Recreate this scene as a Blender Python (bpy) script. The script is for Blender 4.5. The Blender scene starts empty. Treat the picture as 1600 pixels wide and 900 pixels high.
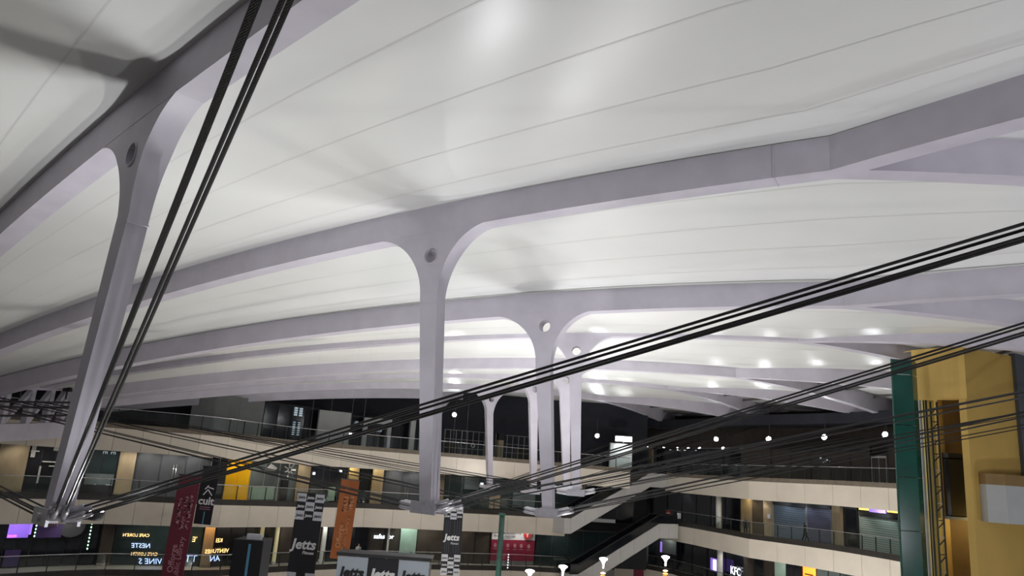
import bpy, math, random
from math import sin, cos, radians, atan2, hypot, pi
from mathutils import Vector, Matrix

random.seed(4)
D = bpy.data
COL = bpy.context.scene.collection
SC = bpy.context.scene

# ------------------------------------------------------------------ camera
F = 1155.0
PITCH, ROLL, EYE = radians(13.2), radians(4.0), 15.0
fw = Vector((0, cos(PITCH), sin(PITCH)))
rt0 = Vector((1, 0, 0))
up0 = rt0.cross(fw)
up = up0 * cos(ROLL) - rt0 * sin(ROLL)
rt = rt0 * cos(ROLL) + up0 * sin(ROLL)
cam_d = D.cameras.new('camera')
cam_d.sensor_width = 36.0
cam_d.lens = 36.0 * F / 1600.0
cam_d.clip_end = 400
cam = D.objects.new('camera', cam_d)
COL.objects.link(cam)
cam.matrix_world = Matrix(((rt.x, up.x, -fw.x, 0), (rt.y, up.y, -fw.y, 0), (rt.z, up.z, -fw.z, EYE), (0, 0, 0, 1)))
SC.camera = cam

# ------------------------------------------------------------------ world and exposure
W = D.worlds.new('night')
SC.world = W
W.use_nodes = True
W.node_tree.nodes['Background'].inputs[0].default_value = (0.80, 0.78, 0.76, 1)
W.node_tree.nodes['Background'].inputs[1].default_value = 0.11
SC.view_settings.view_transform = 'Standard'
SC.view_settings.look = 'None'
SC.view_settings.gamma = 1.0
SC.view_settings.exposure = 0.30
SC.view_settings.use_curve_mapping = False

UPLIGHT_W = {1: 1100.0, 2: 950.0, 3: 1350.0, 4: 1700.0, 5: 1400.0, 6: 600.0, 7: 200.0}      # uplights at the feet of the roof struts
GROUND_W = 6000.0       # floodlights added on the atrium floor to light the cloth
SIDE_W = 2500.0         # unseen floodlights added for light from the right
FLOOD_W = 250.0        # floodlights on the top gallery
DOWN_W = 110.0           # small shop downlights

def at(x, y, Y):
    """point of the place seen at photo pixel x, y, at the distance Y in front of the viewer"""
    r = fw + rt * ((x - 800) / F) - up * ((y - 450) / F)
    t = Y / r.y
    return Vector((r.x * t, Y, EYE + r.z * t))

# ------------------------------------------------------------------ materials
def mat(name, c, rough=.55, metal=0.0, emit=None, strength=0.0, noise=0.0, scale=4.0, bump=0.0, spec=.5, alpha=1.0, stretch=None):
    m = D.materials.new(name)
    m.use_nodes = True
    nt = m.node_tree
    b = nt.nodes['Principled BSDF']
    b.inputs['Base Color'].default_value = (*c, 1)
    b.inputs['Roughness'].default_value = rough
    b.inputs['Metallic'].default_value = metal
    b.inputs['Specular IOR Level'].default_value = spec
    b.inputs['Alpha'].default_value = alpha
    if emit:
        b.inputs['Emission Color'].default_value = (*emit, 1)
        b.inputs['Emission Strength'].default_value = strength
    if noise or bump:
        tc = nt.nodes.new('ShaderNodeTexCoord')
        n = nt.nodes.new('ShaderNodeTexNoise')
        n.inputs['Scale'].default_value = scale
        n.inputs['Detail'].default_value = 5
        src = tc.outputs['Object']
        if stretch:
            mp = nt.nodes.new('ShaderNodeMapping')
            mp.inputs['Scale'].default_value = stretch
            nt.links.new(src, mp.inputs['Vector'])
            src = mp.outputs['Vector']
        nt.links.new(src, n.inputs['Vector'])
        if noise:
            r = nt.nodes.new('ShaderNodeValToRGB')
            r.color_ramp.elements[0].position = .3
            r.color_ramp.elements[1].position = .7
            r.color_ramp.elements[0].color = (*[max(0, v * (1 - noise)) for v in c], 1)
            r.color_ramp.elements[1].color = (*[min(1, v * (1 + noise)) for v in c], 1)
            nt.links.new(n.outputs['Fac'], r.inputs['Fac'])
            nt.links.new(r.outputs['Color'], b.inputs['Base Color'])
        if bump:
            bp = nt.nodes.new('ShaderNodeBump')
            bp.inputs['Strength'].default_value = bump
            bp.inputs['Distance'].default_value = .02
            nt.links.new(n.outputs['Fac'], bp.inputs['Height'])
            nt.links.new(bp.outputs['Normal'], b.inputs['Normal'])
    return m

def glass_mat(name, c, t):
    """thin clear pane: t lets through, the rest mirrors softly"""
    m = D.materials.new(name)
    m.use_nodes = True
    nt = m.node_tree
    nt.nodes.clear()
    o = nt.nodes.new('ShaderNodeOutputMaterial')
    mx = nt.nodes.new('ShaderNodeMixShader')
    tr = nt.nodes.new('ShaderNodeBsdfTransparent')
    gl = nt.nodes.new('ShaderNodeBsdfGlossy')
    tr.inputs[0].default_value = (*c, 1)
    gl.inputs[0].default_value = (.8, .85, .85, 1)
    gl.inputs[1].default_value = .08
    mx.inputs[0].default_value = 1 - t
    nt.links.new(tr.outputs[0], mx.inputs[1])
    nt.links.new(gl.outputs[0], mx.inputs[2])
    nt.links.new(mx.outputs[0], o.inputs[0])
    return m

def rope_mat():
    m = mat('steel rope', (.028, .027, .027), .5, .3)
    nt = m.node_tree
    b = nt.nodes['Principled BSDF']
    uv = nt.nodes.new('ShaderNodeUVMap')
    w = nt.nodes.new('ShaderNodeTexWave')
    w.inputs['Scale'].default_value = 6.0
    w.bands_direction = 'DIAGONAL'
    nt.links.new(uv.outputs[0], w.inputs['Vector'])
    bp = nt.nodes.new('ShaderNodeBump')
    bp.inputs['Strength'].default_value = .8
    bp.inputs['Distance'].default_value = .01
    nt.links.new(w.outputs['Fac'], bp.inputs['Height'])
    nt.links.new(bp.outputs['Normal'], b.inputs['Normal'])
    return m

M = {
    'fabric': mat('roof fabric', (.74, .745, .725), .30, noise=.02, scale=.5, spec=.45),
    'grey_edge': mat('greyer roof fabric', (.50, .51, .48), .38, noise=.03, scale=1.0),
    'seam': mat('fabric weld seam', (.66, .66, .63), .34),
    'steel': mat('lilac grey painted steel', (.535, .505, .57), .48, noise=.06, scale=1.2, bump=.05),
    'steel2': mat('galvanised steel', (.52, .51, .55), .35, .5, noise=.1, scale=8),
    'rope': rope_mat(),
    'rope2': mat('far steel rope', (.07, .07, .07), .5, .3),
    'dark': mat('dark steel', (.035, .035, .037), .5, .3),
    'purlin': mat('brown purlin', (.10, .09, .085), .5),
    'cream': mat('cream plaster fascia', (.75, .675, .565), .7, noise=.05, scale=.6),
    'cream2': mat('white escalator cladding', (.60, .59, .57), .45, noise=.03, scale=2),
    'kerb3': mat('brown stone kerb', (.19, .155, .115), .6, noise=.15, scale=3),
    'kerb2': mat('dark stone kerb', (.03, .026, .022), .5, noise=.2, scale=3),
    'floor': mat('pale stone floor', (.42, .41, .38), .35, noise=.1, scale=1.0),
    'ground': mat('ground stone', (.30, .29, .27), .4, noise=.15, scale=.5),
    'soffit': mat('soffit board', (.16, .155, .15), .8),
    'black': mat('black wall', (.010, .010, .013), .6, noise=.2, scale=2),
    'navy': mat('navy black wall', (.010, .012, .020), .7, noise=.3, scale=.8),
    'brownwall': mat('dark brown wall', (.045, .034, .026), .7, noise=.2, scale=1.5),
    'tan': mat('tan stone pillar', (.30, .235, .15), .55, noise=.2, scale=1.5, stretch=(1, 1, .3)),
    'greywall': mat('grey cladding', (.24, .245, .24), .6, noise=.08, scale=1),
    'palewall': mat('pale grey board', (.42, .43, .42), .55, noise=.05, scale=1),
    'charcoal': mat('charcoal hoarding', (.055, .060, .068), .5, noise=.1, scale=1),
    'teal': mat('dark teal shop glass', (.020, .034, .036), .12, spec=.7, noise=.2, scale=.7),
    'dglass': mat('dark shop glass', (.010, .012, .017), .1, spec=.7, noise=.3, scale=.8),
    'greyglass': mat('grey shop glass', (.11, .135, .14), .2, spec=.6, noise=.15, scale=.9),
    'mint': mat('mint frosted panel', (.30, .42, .36), .4, noise=.1, scale=1.5),
    'yellow': mat('bright yellow panel', (.80, .46, .0), .5, noise=.05, scale=1),
    'chrome': mat('brushed rail', (.62, .62, .62), .25, .9),
    'post': mat('black rail post', (.02, .02, .02), .5),
    'pane': glass_mat('railing glass', (.93, .96, .95), .965),
    'white': mat('white paint', (.62, .62, .60), .5),
    'shutblue': mat('blue grey shutter', (.16, .20, .24), .45, .2),
    'shutviolet': mat('violet grey shutter', (.13, .13, .18), .45, .2),
    'shutmint': mat('pale green shutter', (.33, .40, .37), .45, .2),
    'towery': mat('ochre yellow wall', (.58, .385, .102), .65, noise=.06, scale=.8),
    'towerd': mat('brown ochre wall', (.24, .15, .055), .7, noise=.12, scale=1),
    'towerlit': mat('lit yellow shaft wall', (.66, .55, .16), .6, noise=.1, scale=2),
    'green': mat('green tinted glass', (.003, .066, .047), .2, spec=.6, noise=.25, scale=.6),
    'greenpost': mat('green painted post', (.03, .10, .075), .45, noise=.2, scale=3),
    'slate': mat('slate blue wall', (.085, .095, .115), .6),
    'maroon': mat('maroon banner cloth', (.115, .012, .026), .6, noise=.1, scale=2),
    'orange': mat('orange banner cloth', (.30, .085, .018), .6, noise=.1, scale=2),
    'blackcloth': mat('black banner cloth', (.008, .008, .012), .55),
    'whitecloth': mat('white banner cloth', (.55, .56, .60), .55),
    'paleblue': mat('pale blue board', (.38, .43, .48), .5),
    'ink': mat('black ink', (.01, .01, .012), .5),
    'inkw': mat('white ink', (.72, .72, .72), .5),
    'inkp': mat('pink ink', (.42, .20, .24), .5),
    'inko': mat('pale orange ink', (.52, .24, .12), .5),
    'skyblue': mat('sky blue stripe', (.10, .30, .45), .4),
    'red': mat('crimson board', (.24, .014, .045), .5, noise=.06, scale=1),
    'redlogo': mat('red shield', (.45, .02, .02), .4),
    'e_white': mat('white lamp', (1, 1, 1), emit=(1, .98, .95), strength=9),
    'e_flood': mat('flood lens', (1, 1, 1), emit=(.95, .98, 1), strength=30),
    'e_warm': mat('warm lamp', (1, .8, .5), emit=(1, .66, .25), strength=4),
    'e_yellow': mat('yellow fascia light', (1, .8, .3), emit=(1, .72, .12), strength=2.2),
    'e_soft': mat('soft lit column', (.6, .55, .35), emit=(1, .85, .45), strength=.16),  # faint emission stands in for soft light falling on the columns
    'e_orange': mat('orange fairy lights', (1, .4, .1), emit=(1, .30, .04), strength=5),
    'e_orange2': mat('orange lit sign', (1, .4, .1), emit=(1, .27, .01), strength=1.3),
    'e_red': mat('red lit', (1, .1, .1), emit=(1, .05, .02), strength=1.5),
    'e_sign': mat('white lit sign', (1, 1, 1), emit=(.85, .9, 1), strength=1.5),
    'e_blue': mat('blue reflected letters', (.5, .6, 1), emit=(.45, .6, 1), strength=1.3),
    'e_amber': mat('amber reflected letters', (1, .7, .3), emit=(1, .62, .24), strength=1.6),
    'e_violet': mat('violet screen', (.4, .2, 1), emit=(.16, .08, .62), strength=.6),
    'e_violet2': mat('violet sign', (.5, .3, 1), emit=(.30, .18, .85), strength=.5),
    'e_magenta': mat('magenta light', (1, .2, 1), emit=(.8, .1, .8), strength=1.5),
    'e_green': mat('green bead lights', (.5, 1, .6), emit=(.55, 1, .65), strength=1.6),
    'e_dim': mat('dim lit letters', (.5, .6, .65), emit=(.5, .62, .7), strength=.35),
    'violetwall': mat('violet board', (.055, .030, .13), .5),
    'skin': mat('skin', (.30, .17, .11), .6),
    'cloth1': mat('dark clothes', (.012, .012, .016), .8),
    'cloth2': mat('navy clothes', (.02, .022, .035), .8),
    'cloth3': mat('white shirt', (.5, .5, .5), .8),
}

# ------------------------------------------------------------------ building helpers
WM = {}          # world matrix of every object made here
I4 = Matrix.Identity(4)

def tag(o, label=None, cat=None, group=None, kind=None):
    if label: o['label'] = label
    if cat: o['category'] = cat
    if group: o['group'] = group
    if kind: o['kind'] = kind
    return o

def link(o, parent=None, wm=None):
    COL.objects.link(o)
    wm = wm or I4
    WM[o.name] = wm
    if parent is not None:
        o.parent = parent
        o.matrix_parent_inverse = WM[parent.name].inverted()
    o.matrix_basis = wm
    return o

def empty(name, loc, label=None, cat=None, group=None, kind=None):
    o = D.objects.new(name, None)
    o.empty_display_size = .2
    link(o, None, Matrix.Translation(Vector(loc)))
    return tag(o, label, cat, group, kind)

class MB:
    """collects verts and faces in world space, then links them as one mesh object"""
    def __init__(s): s.v = []; s.f = []; s.uv = {}
    def add(s, vs, fs):
        k = len(s.v); s.v += [tuple(v) for v in vs]; s.f += [tuple(i + k for i in f) for f in fs]
        return s
    def box(s, x0, x1, y0, y1, z0, z1):
        return s.hexa([Vector(p) for p in ((x0, y0, z0), (x1, y0, z0), (x1, y1, z0), (x0, y1, z0), (x0, y0, z1), (x1, y0, z1), (x1, y1, z1), (x0, y1, z1))])
    def hexa(s, p):
        return s.add(p, [(3, 2, 1, 0), (4, 5, 6, 7), (0, 1, 5, 4), (1, 2, 6, 5), (2, 3, 7, 6), (3, 0, 4, 7)])
    def obox(s, o, u, v, w):
        """box from corner o along edge vectors u, v, w"""
        return s.hexa([o, o + u, o + u + v, o + v, o + w, o + u + w, o + u + v + w, o + v + w])
    def beam(s, p, q, w, h, upv=(0, 0, 1)):
        p, q = Vector(p), Vector(q)
        d = (q - p).normalized(); a = d.cross(Vector(upv))
        if a.length < 1e-4: a = d.cross(Vector((1, 0, 0)))
        a.normalize(); b = a.cross(d).normalized()
        return s.obox(p - a * w / 2 - b * h / 2, a * w, b * h, q - p)
    def tube(s, pts, r, n=8, caps=True, radii=None):
        pts = [Vector(p) for p in pts]; k = len(s.v)
        ref = Vector((0, 0, 1))
        if abs((pts[-1] - pts[0]).normalized().z) > .95: ref = Vector((1, 0, 0))
        for i, p in enumerate(pts):
            d = (pts[min(i + 1, len(pts) - 1)] - pts[max(i - 1, 0)]).normalized()
            a = d.cross(ref).normalized(); b = a.cross(d)
            rr = radii[i] if radii else r
            for j in range(n):
                t = 2 * pi * j / n
                s.v.append(tuple(p + a * cos(t) * rr + b * sin(t) * rr))
        for i in range(len(pts) - 1):
            for j in range(n):
                s.f.append((k + i * n + j, k + i * n + (j + 1) % n, k + (i + 1) * n + (j + 1) % n, k + (i + 1) * n + j))
        if caps:
            s.f.append(tuple(k + j for j in range(n))[::-1])
            s.f.append(tuple(k + (len(pts) - 1) * n + j for j in range(n)))
        return s
    def lathe(s, c, prof, n=14):
        c = Vector(c); k = len(s.v)
        for r, z in prof:
            for j in range(n):
                t = 2 * pi * j / n
                s.v.append((c.x + r * cos(t), c.y + r * sin(t), c.z + z))
        for i in range(len(prof) - 1):
            for j in range(n):
                s.f.append((k + i * n + j, k + i * n + (j + 1) % n, k + (i + 1) * n + (j + 1) % n, k + (i + 1) * n + j))
        s.f.append(tuple(k + j for j in range(n))[::-1])
        s.f.append(tuple(k + (len(prof) - 1) * n + j for j in range(n)))
        return s
    def poly(s, pts, ext):
        """flat polygon (world points) thickened by the vector ext"""
        n = len(pts); e = Vector(ext)
        vs = [Vector(p) for p in pts] + [Vector(p) + e for p in pts]
        return s.add(vs, [tuple(range(n))[::-1], tuple(range(n, 2 * n))] + [(i, (i + 1) % n, n + (i + 1) % n, n + i) for i in range(n)])
    def build(s, name, m, parent=None, smooth=False, fix=True):
        me = D.meshes.new(name)
        me.from_pydata(s.v, [], s.f)
        if fix:
            import bmesh
            bm = bmesh.new(); bm.from_mesh(me)
            bmesh.ops.recalc_face_normals(bm, faces=bm.faces)
            bm.to_mesh(me); bm.free()
        me.materials.append(M[m] if isinstance(m, str) else m)
        if smooth:
            me.polygons.foreach_set('use_smooth', [True] * len(me.polygons))
        o = D.objects.new(name, me)
        return link(o, parent)

def inst(name, me, wm, parent=None):
    return link(D.objects.new(name, me), parent, wm)

UNIT = MB().box(-.5, .5, -.5, .5, 0, 1)
def unit_mesh(m):
    o = UNIT.build('unit', m); me = o.data
    D.objects.remove(o)
    return me

def text(body, size, m, parent, o, u, v, name='lettering', bold=0.0, shear=0.0, depth=.01, align='CENTER', sx=1.0):
    """raised lettering on a plane: o is the centre of its baseline, u along the line, v upwards"""
    cu = D.curves.new(name, 'FONT')
    cu.body = body; cu.size = size; cu.align_x = align; cu.extrude = depth; cu.offset = bold; cu.shear = shear
    cu.resolution_u = 2
    t = D.objects.new(name, cu)
    me = D.meshes.new_from_object(t)
    D.objects.remove(t)
    me.name = name
    u = Vector(u).normalized(); v = Vector(v).normalized(); n = u.cross(v)
    me.transform(Matrix(((u.x * sx, v.x, n.x, o[0]), (u.y * sx, v.y, n.y, o[1]), (u.z * sx, v.z, n.z, o[2]), (0, 0, 0, 1))))
    me.materials.clear(); me.materials.append(M[m])
    return link(D.objects.new(name, me), parent)

# ------------------------------------------------------------------ plan of the roof: ribs fan out from one centre
CX, CY = -41.8, 47.27
R0 = 46.07                       # struts stand on this circle
R_IN, S_FORK, R_OUT = 14.0, 12.0, 75.5
def ang(i): return radians(-43.5 + 12 * (i - 1))
def pol(r, a, z=0.0): return Vector((CX + r * cos(a), CY + r * sin(a), z))
DZ = {0: 0, 1: -.25, 2: 0, 3: -.70, 4: 0, 5: -.6, 6: -.45, 7: -.8}
RW = .60                         # rib width
RHI = {0: .95, 1: .95, 2: .95, 3: .95, 4: .50, 5: .75, 6: .60, 7: .72, 8: .95}   # rib depths
def RA(i, t): return RHI[i] + ((1.1 if i < 4 else 1.6) - RHI[i]) * t      # the fork arms deepen outwards
def zb(i, s):
    if i == 8:
        return 21.7 - .00185 * (s - 22) ** 2
    return 22.4 - .0027 * (s - 11) ** 2 + DZ[i]
def zbr(i, t):                   # bottom of a fork arm, t from fork to its end
    z0 = zb(i, S_FORK)
    return z0 + ((20.6 if i < 4 else 20.2) - z0) * t ** 2.0
def rib_pt(i, s, z): return pol(R0 + s, ang(i), z)
def arm_xy(i, side, t):
    a = pol(R0 + S_FORK, ang(i)); b = pol(R_OUT, ang(i) + side * radians(5.7))
    return a.lerp(b, t)
RIBS = range(0, 9)
NS, NT = 40, 14
S_LIST = [R_IN - R0 + (S_FORK - R_IN + R0) * k / NS for k in range(NS + 1)]
T_LIST = [k / NT for k in range(NT + 1)]

def edge(i, side):
    """line of the rib top on one side, out along the fork arm of that side"""
    pts = [rib_pt(i, s, zb(i, s) + RHI[i]) for s in S_LIST]
    for t in T_LIST[1:]:
        p = arm_xy(i, side, t); p.z = zbr(i, t) + RA(i, t) - .02
        pts.append(p)
    return pts

# ------------------------------------------------------------------ the fabric ceiling
ceiling = empty('ceiling', (0, 45, 24), 'white stretched fabric roof swooping between the grey steel ribs', None, None, 'structure')
ceiling['category'] = 'ceiling'
SAG = {0: .4, 1: .35, 2: .15, 3: .85, 4: .55, 5: .7, 6: .6, 7: .5}
def cloth(E0, E1, v0, v1, sag, nv=4):
    b = MB(); n = len(E0)
    for a, c in zip(E0, E1):
        w = (c - a).length
        for k in range(nv + 1):
            v = v0 + (v1 - v0) * k / nv
            p = a.lerp(c, v)
            p.z -= sag * 4 * v * (1 - v) * min(1.3, w / 10.0)
            b.v.append(tuple(p))
    for r in range(n - 1):
        for k in range(nv):
            q = r * (nv + 1) + k
            b.f.append((q, q + 1, q + nv + 2, q + nv + 1))
    return b
STRIPS = 5
def fabric(E0, E1, sag, strips):
    for k in range(strips):
        b = cloth(E0, E1, k / strips, (k + 1) / strips, sag, 3)
        b.build('fabric_strip', 'fabric', ceiling, True, False)
    for k in range(1, strips):
        w = .022 / max(3.0, (E0[len(E0) // 2] - E1[len(E0) // 2]).length)
        b = cloth(E0, E1, k / strips - w, k / strips + w, sag, 1)
        b.v = [(x, y, z - .004) for x, y, z in b.v]
        b.build('seam', 'seam', ceiling, True, False)
for i in range(0, 8):
    E0, E1 = edge(i, 1), edge(i + 1, -1)
    fabric(E0, E1, SAG[i], STRIPS)
    # greyer strip of cloth running along the far rib
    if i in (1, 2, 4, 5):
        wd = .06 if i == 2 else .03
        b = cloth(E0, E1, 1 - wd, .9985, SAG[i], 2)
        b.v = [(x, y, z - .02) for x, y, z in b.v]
        b.build('edge_strip', 'grey_edge', ceiling, True, False)
for i in range(0, 9):
    L0 = []; L1 = []
    for t in T_LIST:
        p = arm_xy(i, -1, t); p.z = zbr(i, t) + RA(i, t) - .02; L0.append(p)
        p = arm_xy(i, 1, t); p.z = zbr(i, t) + RA(i, t) - .02; L1.append(p)
    fabric(L0, L1, .25, 3)
    # brown bars carrying the cloth inside the fork
    if 4 <= i <= 7:
        for t in (.45, .62, .8, .97):
            a = arm_xy(i, -1, t); c = arm_xy(i, 1, t); a.z = c.z = zbr(i, t) + RA(i, t) - .28
            MB().beam(a, c, .14, .18).build('purlin', 'purlin', ceiling)

# ------------------------------------------------------------------ ribs with their struts
STRUT = {1: (-1.08, 13.18), 2: (.61, 13.44), 3: (.55, 12.99), 4: (.34, 13.55), 5: (.42, 13.45), 6: (.44, 12.74), 7: (.62, 12.58), 8: (.5, 12.9), 0: (0, 13.2)}
RIB_LABEL = {
    0: 'roof rib over the viewer, nearest of the grey ribs',
    1: 'steel roof rib rising at the upper left with the leaning strut',
    2: 'grey steel roof rib crossing the middle of the picture with a forked right end',
    3: 'lilac grey roof rib just below the middle one, forked at the right',
    4: 'thin grey roof rib, fourth of the ribs with a round hole',
    5: 'grey roof rib, fifth away from the viewer, above the white strut',
    6: 'grey roof rib, sixth away, strut left of the white strut',
    7: 'grey roof rib with the slimmest strut, standing before the top gallery',
    8: 'lowest and farthest grey roof rib along the edge of the fabric roof',
}
def sweep(pts_xy_z, w, h):
    """box section along a line of bottom points"""
    b = MB(); n = len(pts_xy_z)
    for k, p in enumerate(pts_xy_z):
        d = pts_xy_z[min(k + 1, n - 1)] - pts_xy_z[max(k - 1, 0)]
        a = Vector((-d.y, d.x, 0)).normalized() * w / 2
        hk = h[k] if isinstance(h, list) else h
        for q, dz in ((p - a, 0), (p + a, 0), (p + a, hk), (p - a, hk)):
            b.v.append((q.x, q.y, q.z + dz))
    for k in range(n - 1):
        for j in range(4):
            b.f.append((k * 4 + j, k * 4 + (j + 1) % 4, k * 4 + 4 + (j + 1) % 4, k * 4 + 4 + j))
    b.f.append((3, 2, 1, 0)); m = (n - 1) * 4; b.f.append((m, m + 1, m + 2, m + 3))
    return b

def make_strut(i, root):
    import bmesh
    sb, zbot = STRUT[i]
    zt = zb(i, 0); a = ang(i)
    T = .44
    hw_top, hw_bot = .34, .21
    zn = zt - 2.15                                   # where the arcs end
    zc = zt - (.55 if i == 3 else .80)                                    # the round hole
    loop = []
    ax, az = 2.0, zt - zn
    N = 24
    lz = zb(i, -hw_top - ax)
    for k in range(N + 1):                           # left arc, from the rib down to the neck
        t = k / N * pi / 2
        x = -hw_top - ax + ax * sin(t)
        z = zn + (lz + .03 - zn) * cos(t)
        loop.append((x, z))
    loop += [(sb - hw_bot, zbot + .12), (sb - .10, zbot - .02), (sb + .10, zbot - .02), (sb + hw_bot, zbot + .12)]
    rz = zb(i, hw_top + ax)
    for k in range(N + 1):
        t = (1 - k / N) * pi / 2
        loop.append((hw_top + ax - ax * sin(t), zn + (rz + .03 - zn) * cos(t)))
    for k in range(1, 8):                            # back along under the rib
        s = (hw_top + ax) * (1 - k / 4)
        loop.append((s, zb(i, s) + .04))
    bm = bmesh.new()
    def ring(l): 
        vs = [bm.verts.new((x, 0, z)) for x, z in l]
        return [bm.edges.new((vs[k], vs[(k + 1) % len(vs)])) for k in range(len(vs))]
    es = ring(loop)
    es += ring([(cos(t * pi / 10) * .26, zc + sin(t * pi / 10) * .26) for t in range(20)])
    bmesh.ops.triangle_fill(bm, edges=es, use_beauty=True, use_dissolve=False)
    fs = list(bm.faces)
    r = bmesh.ops.extrude_face_region(bm, geom=fs)
    for v in r['geom']:
        if isinstance(v, bmesh.types.BMVert): v.co.y += T
    for v in bm.verts:                               # flush with the rib above, slimmer below the neck
        v.co.y = (v.co.y / T - .5) * (T + (RW - .012 - T) * min(1, max(0, (v.co.z - zn) / (zc - zn))))
    bmesh.ops.recalc_face_normals(bm, faces=bm.faces)
    me = D.meshes.new('strut'); bm.to_mesh(me); bm.free()
    base = pol(R0, a)
    me.transform(Matrix(((cos(a), -sin(a), 0, base.x), (sin(a), cos(a), 0, base.y), (0, 0, 1, 0), (0, 0, 0, 1))))
    me.materials.append(M['steel'])
    me.polygons.foreach_set('use_smooth', [True] * len(me.polygons)); me.set_sharp_from_angle(angle=.5)
    st = link(D.objects.new('strut', me), root)
    # rim of the round hole
    b = MB()
    rad = Vector((cos(a), sin(a), 0)); tan = Vector((-sin(a), cos(a), 0))
    c = base + Vector((0, 0, zc))
    n = 20
    for k in range(n):
        t = 2 * pi * k / n
        for rr, o in ((.285, -1), (.255, -1), (.255, 1), (.285, 1)):
            b.v.append(tuple(c + rad * cos(t) * rr + Vector((0, 0, 1)) * sin(t) * rr + tan * o * (RW / 2 + .012)))
    for k in range(n):
        for j in range(4):
            b.f.append((k * 4 + j, k * 4 + (j + 1) % 4, ((k + 1) % n) * 4 + (j + 1) % 4, ((k + 1) % n) * 4 + j))
    b.build('hole_rim', 'steel', st)
    # weld seam across the neck
    b = MB(); q = base + Vector((0, 0, zn - .25))
    b.obox(q - rad * (hw_top + .004) - tan * (T / 2 + .006), rad * (2 * hw_top + .01), tan * (T + .012), Vector((0, 0, .03)))
    b.build('weld_band', 'steel', st)
    if i == 1:                                       # wire mesh closing the hole of the nearest strut
        b = MB()
        for k in range(-4, 5):
            x = k * .06; hgt = math.sqrt(max(0, .27 ** 2 - x * x))
            b.beam(c + rad * x - Vector((0, 0, hgt)), c + rad * x + Vector((0, 0, hgt)), .016, .016, tan)
            b.beam(c + Vector((0, 0, x)) - rad * hgt, c + Vector((0, 0, x)) + rad * hgt, .016, .016, tan)
        b.build('mesh_guard', 'steel2', st)
    foot = rib_pt(i, sb, zbot)
    # node under the foot: a pin block and cheek plates
    b = MB()
    for o in (-.30, .30):
        b.obox(foot - rad * .45 + tan * (o - .03) + Vector((0, 0, -.10)), rad * .9, tan * .06, Vector((0, 0, .34)))
    b.tube([foot - tan * .38 + Vector((0, 0, .06)), foot + tan * .38 + Vector((0, 0, .06))], .09, 10)
    b.build('foot_node', 'steel2', root)
    return foot

FOOT = {}
for i in RIBS:
    sb, zbot = STRUT[i]
    root = empty('roof_rib', rib_pt(i, 0, zb(i, 0)), RIB_LABEL[i], 'roof rib', 'radial steel roof ribs')
    sweep([rib_pt(i, s, zb(i, s)) for s in S_LIST] + [rib_pt(i, S_FORK + .25, zb(i, S_FORK))], RW, RHI[i]).build('girder', 'steel', root)
    for side in (-1, 1):
        pts = []
        for t in T_LIST:
            p = arm_xy(i, side, t); p.z = zbr(i, t) + .004; pts.append(p)
        sweep(pts, RW, [RA(i, t) for t in T_LIST]).build('fork_arm', 'steel', root)
    for s in (-18.0, S_FORK - 1.4):
        p0 = rib_pt(i, s, zb(i, s) - .015); p1 = rib_pt(i, s + .035, zb(i, s + .035) - .015)
        sweep([p0, p1], RW + .03, RHI[i] + .02).build('splice_plate', 'steel', root)
    FOOT[i] = make_strut(i, root)

# ------------------------------------------------------------------ cables: four ropes from every strut foot to each fork end and to the inner ring
RIBWORD = {1: 'leaning strut', 2: 'middle strut', 3: 'bright white strut', 4: 'fourth strut', 5: 'fifth strut', 6: 'sixth strut', 7: 'slimmest strut'}
CABLE_Z = {(1, -1): 22.5, (1, 1): 20.85, (2, -1): 20.65, (2, 1): 20.2, (3, -1): 20.0, (3, 1): 19.55}
def cable_bundle(i, foot, end, what, r, spread, m):
    d = (end - foot).normalized()
    side = d.cross(Vector((0, 0, 1))).normalized(); upv = side.cross(d)
    sg = -1 if 'near' in what else 1
    grp = 'ropes from the %s %s' % (RIBWORD[i], what)
    for a, c in ((-1, 1), (1, 1), (-1, -1), (1, -1)):
        off = side * (spread * (a + (.12 * c if a * sg > 0 else 0))) + upv * (spread * (.8 * c + (.12 * a if c > 0 else 0)))
        p = foot + d * .95 + off; q = end + off
        n = 10
        b = MB().tube([p.lerp(q, k / n) for k in range(n + 1)], r, 8 if i < 4 else 6)
        o = b.build('cable', m, None, True, False)
        me = o.data; uvl = me.uv_layers.new(name='UVMap')
        ln = (q - p).length
        ns = 8 if i < 4 else 6
        for pl in me.polygons:
            for li in pl.loop_indices:
                vi = me.loops[li].vertex_index
                uvl.data[li].uv = ((vi % ns) / ns * 1.0, (vi // ns) / n * ln * 3)
        tag(o, '%s %s steel rope from the %s %s' % ('upper' if c > 0 else 'lower', 'left' if a < 0 else 'right', RIBWORD[i], what), 'cable', grp)
        MB().tube([p - d * .50, p - d * .42, p + d * .05, p + d * .12], 0, 8, True, [.035, .062, .062, r + .004]).build('socket', 'steel2', o, True)
    # plate that ties the four sockets to the foot
    return d, side, upv
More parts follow.
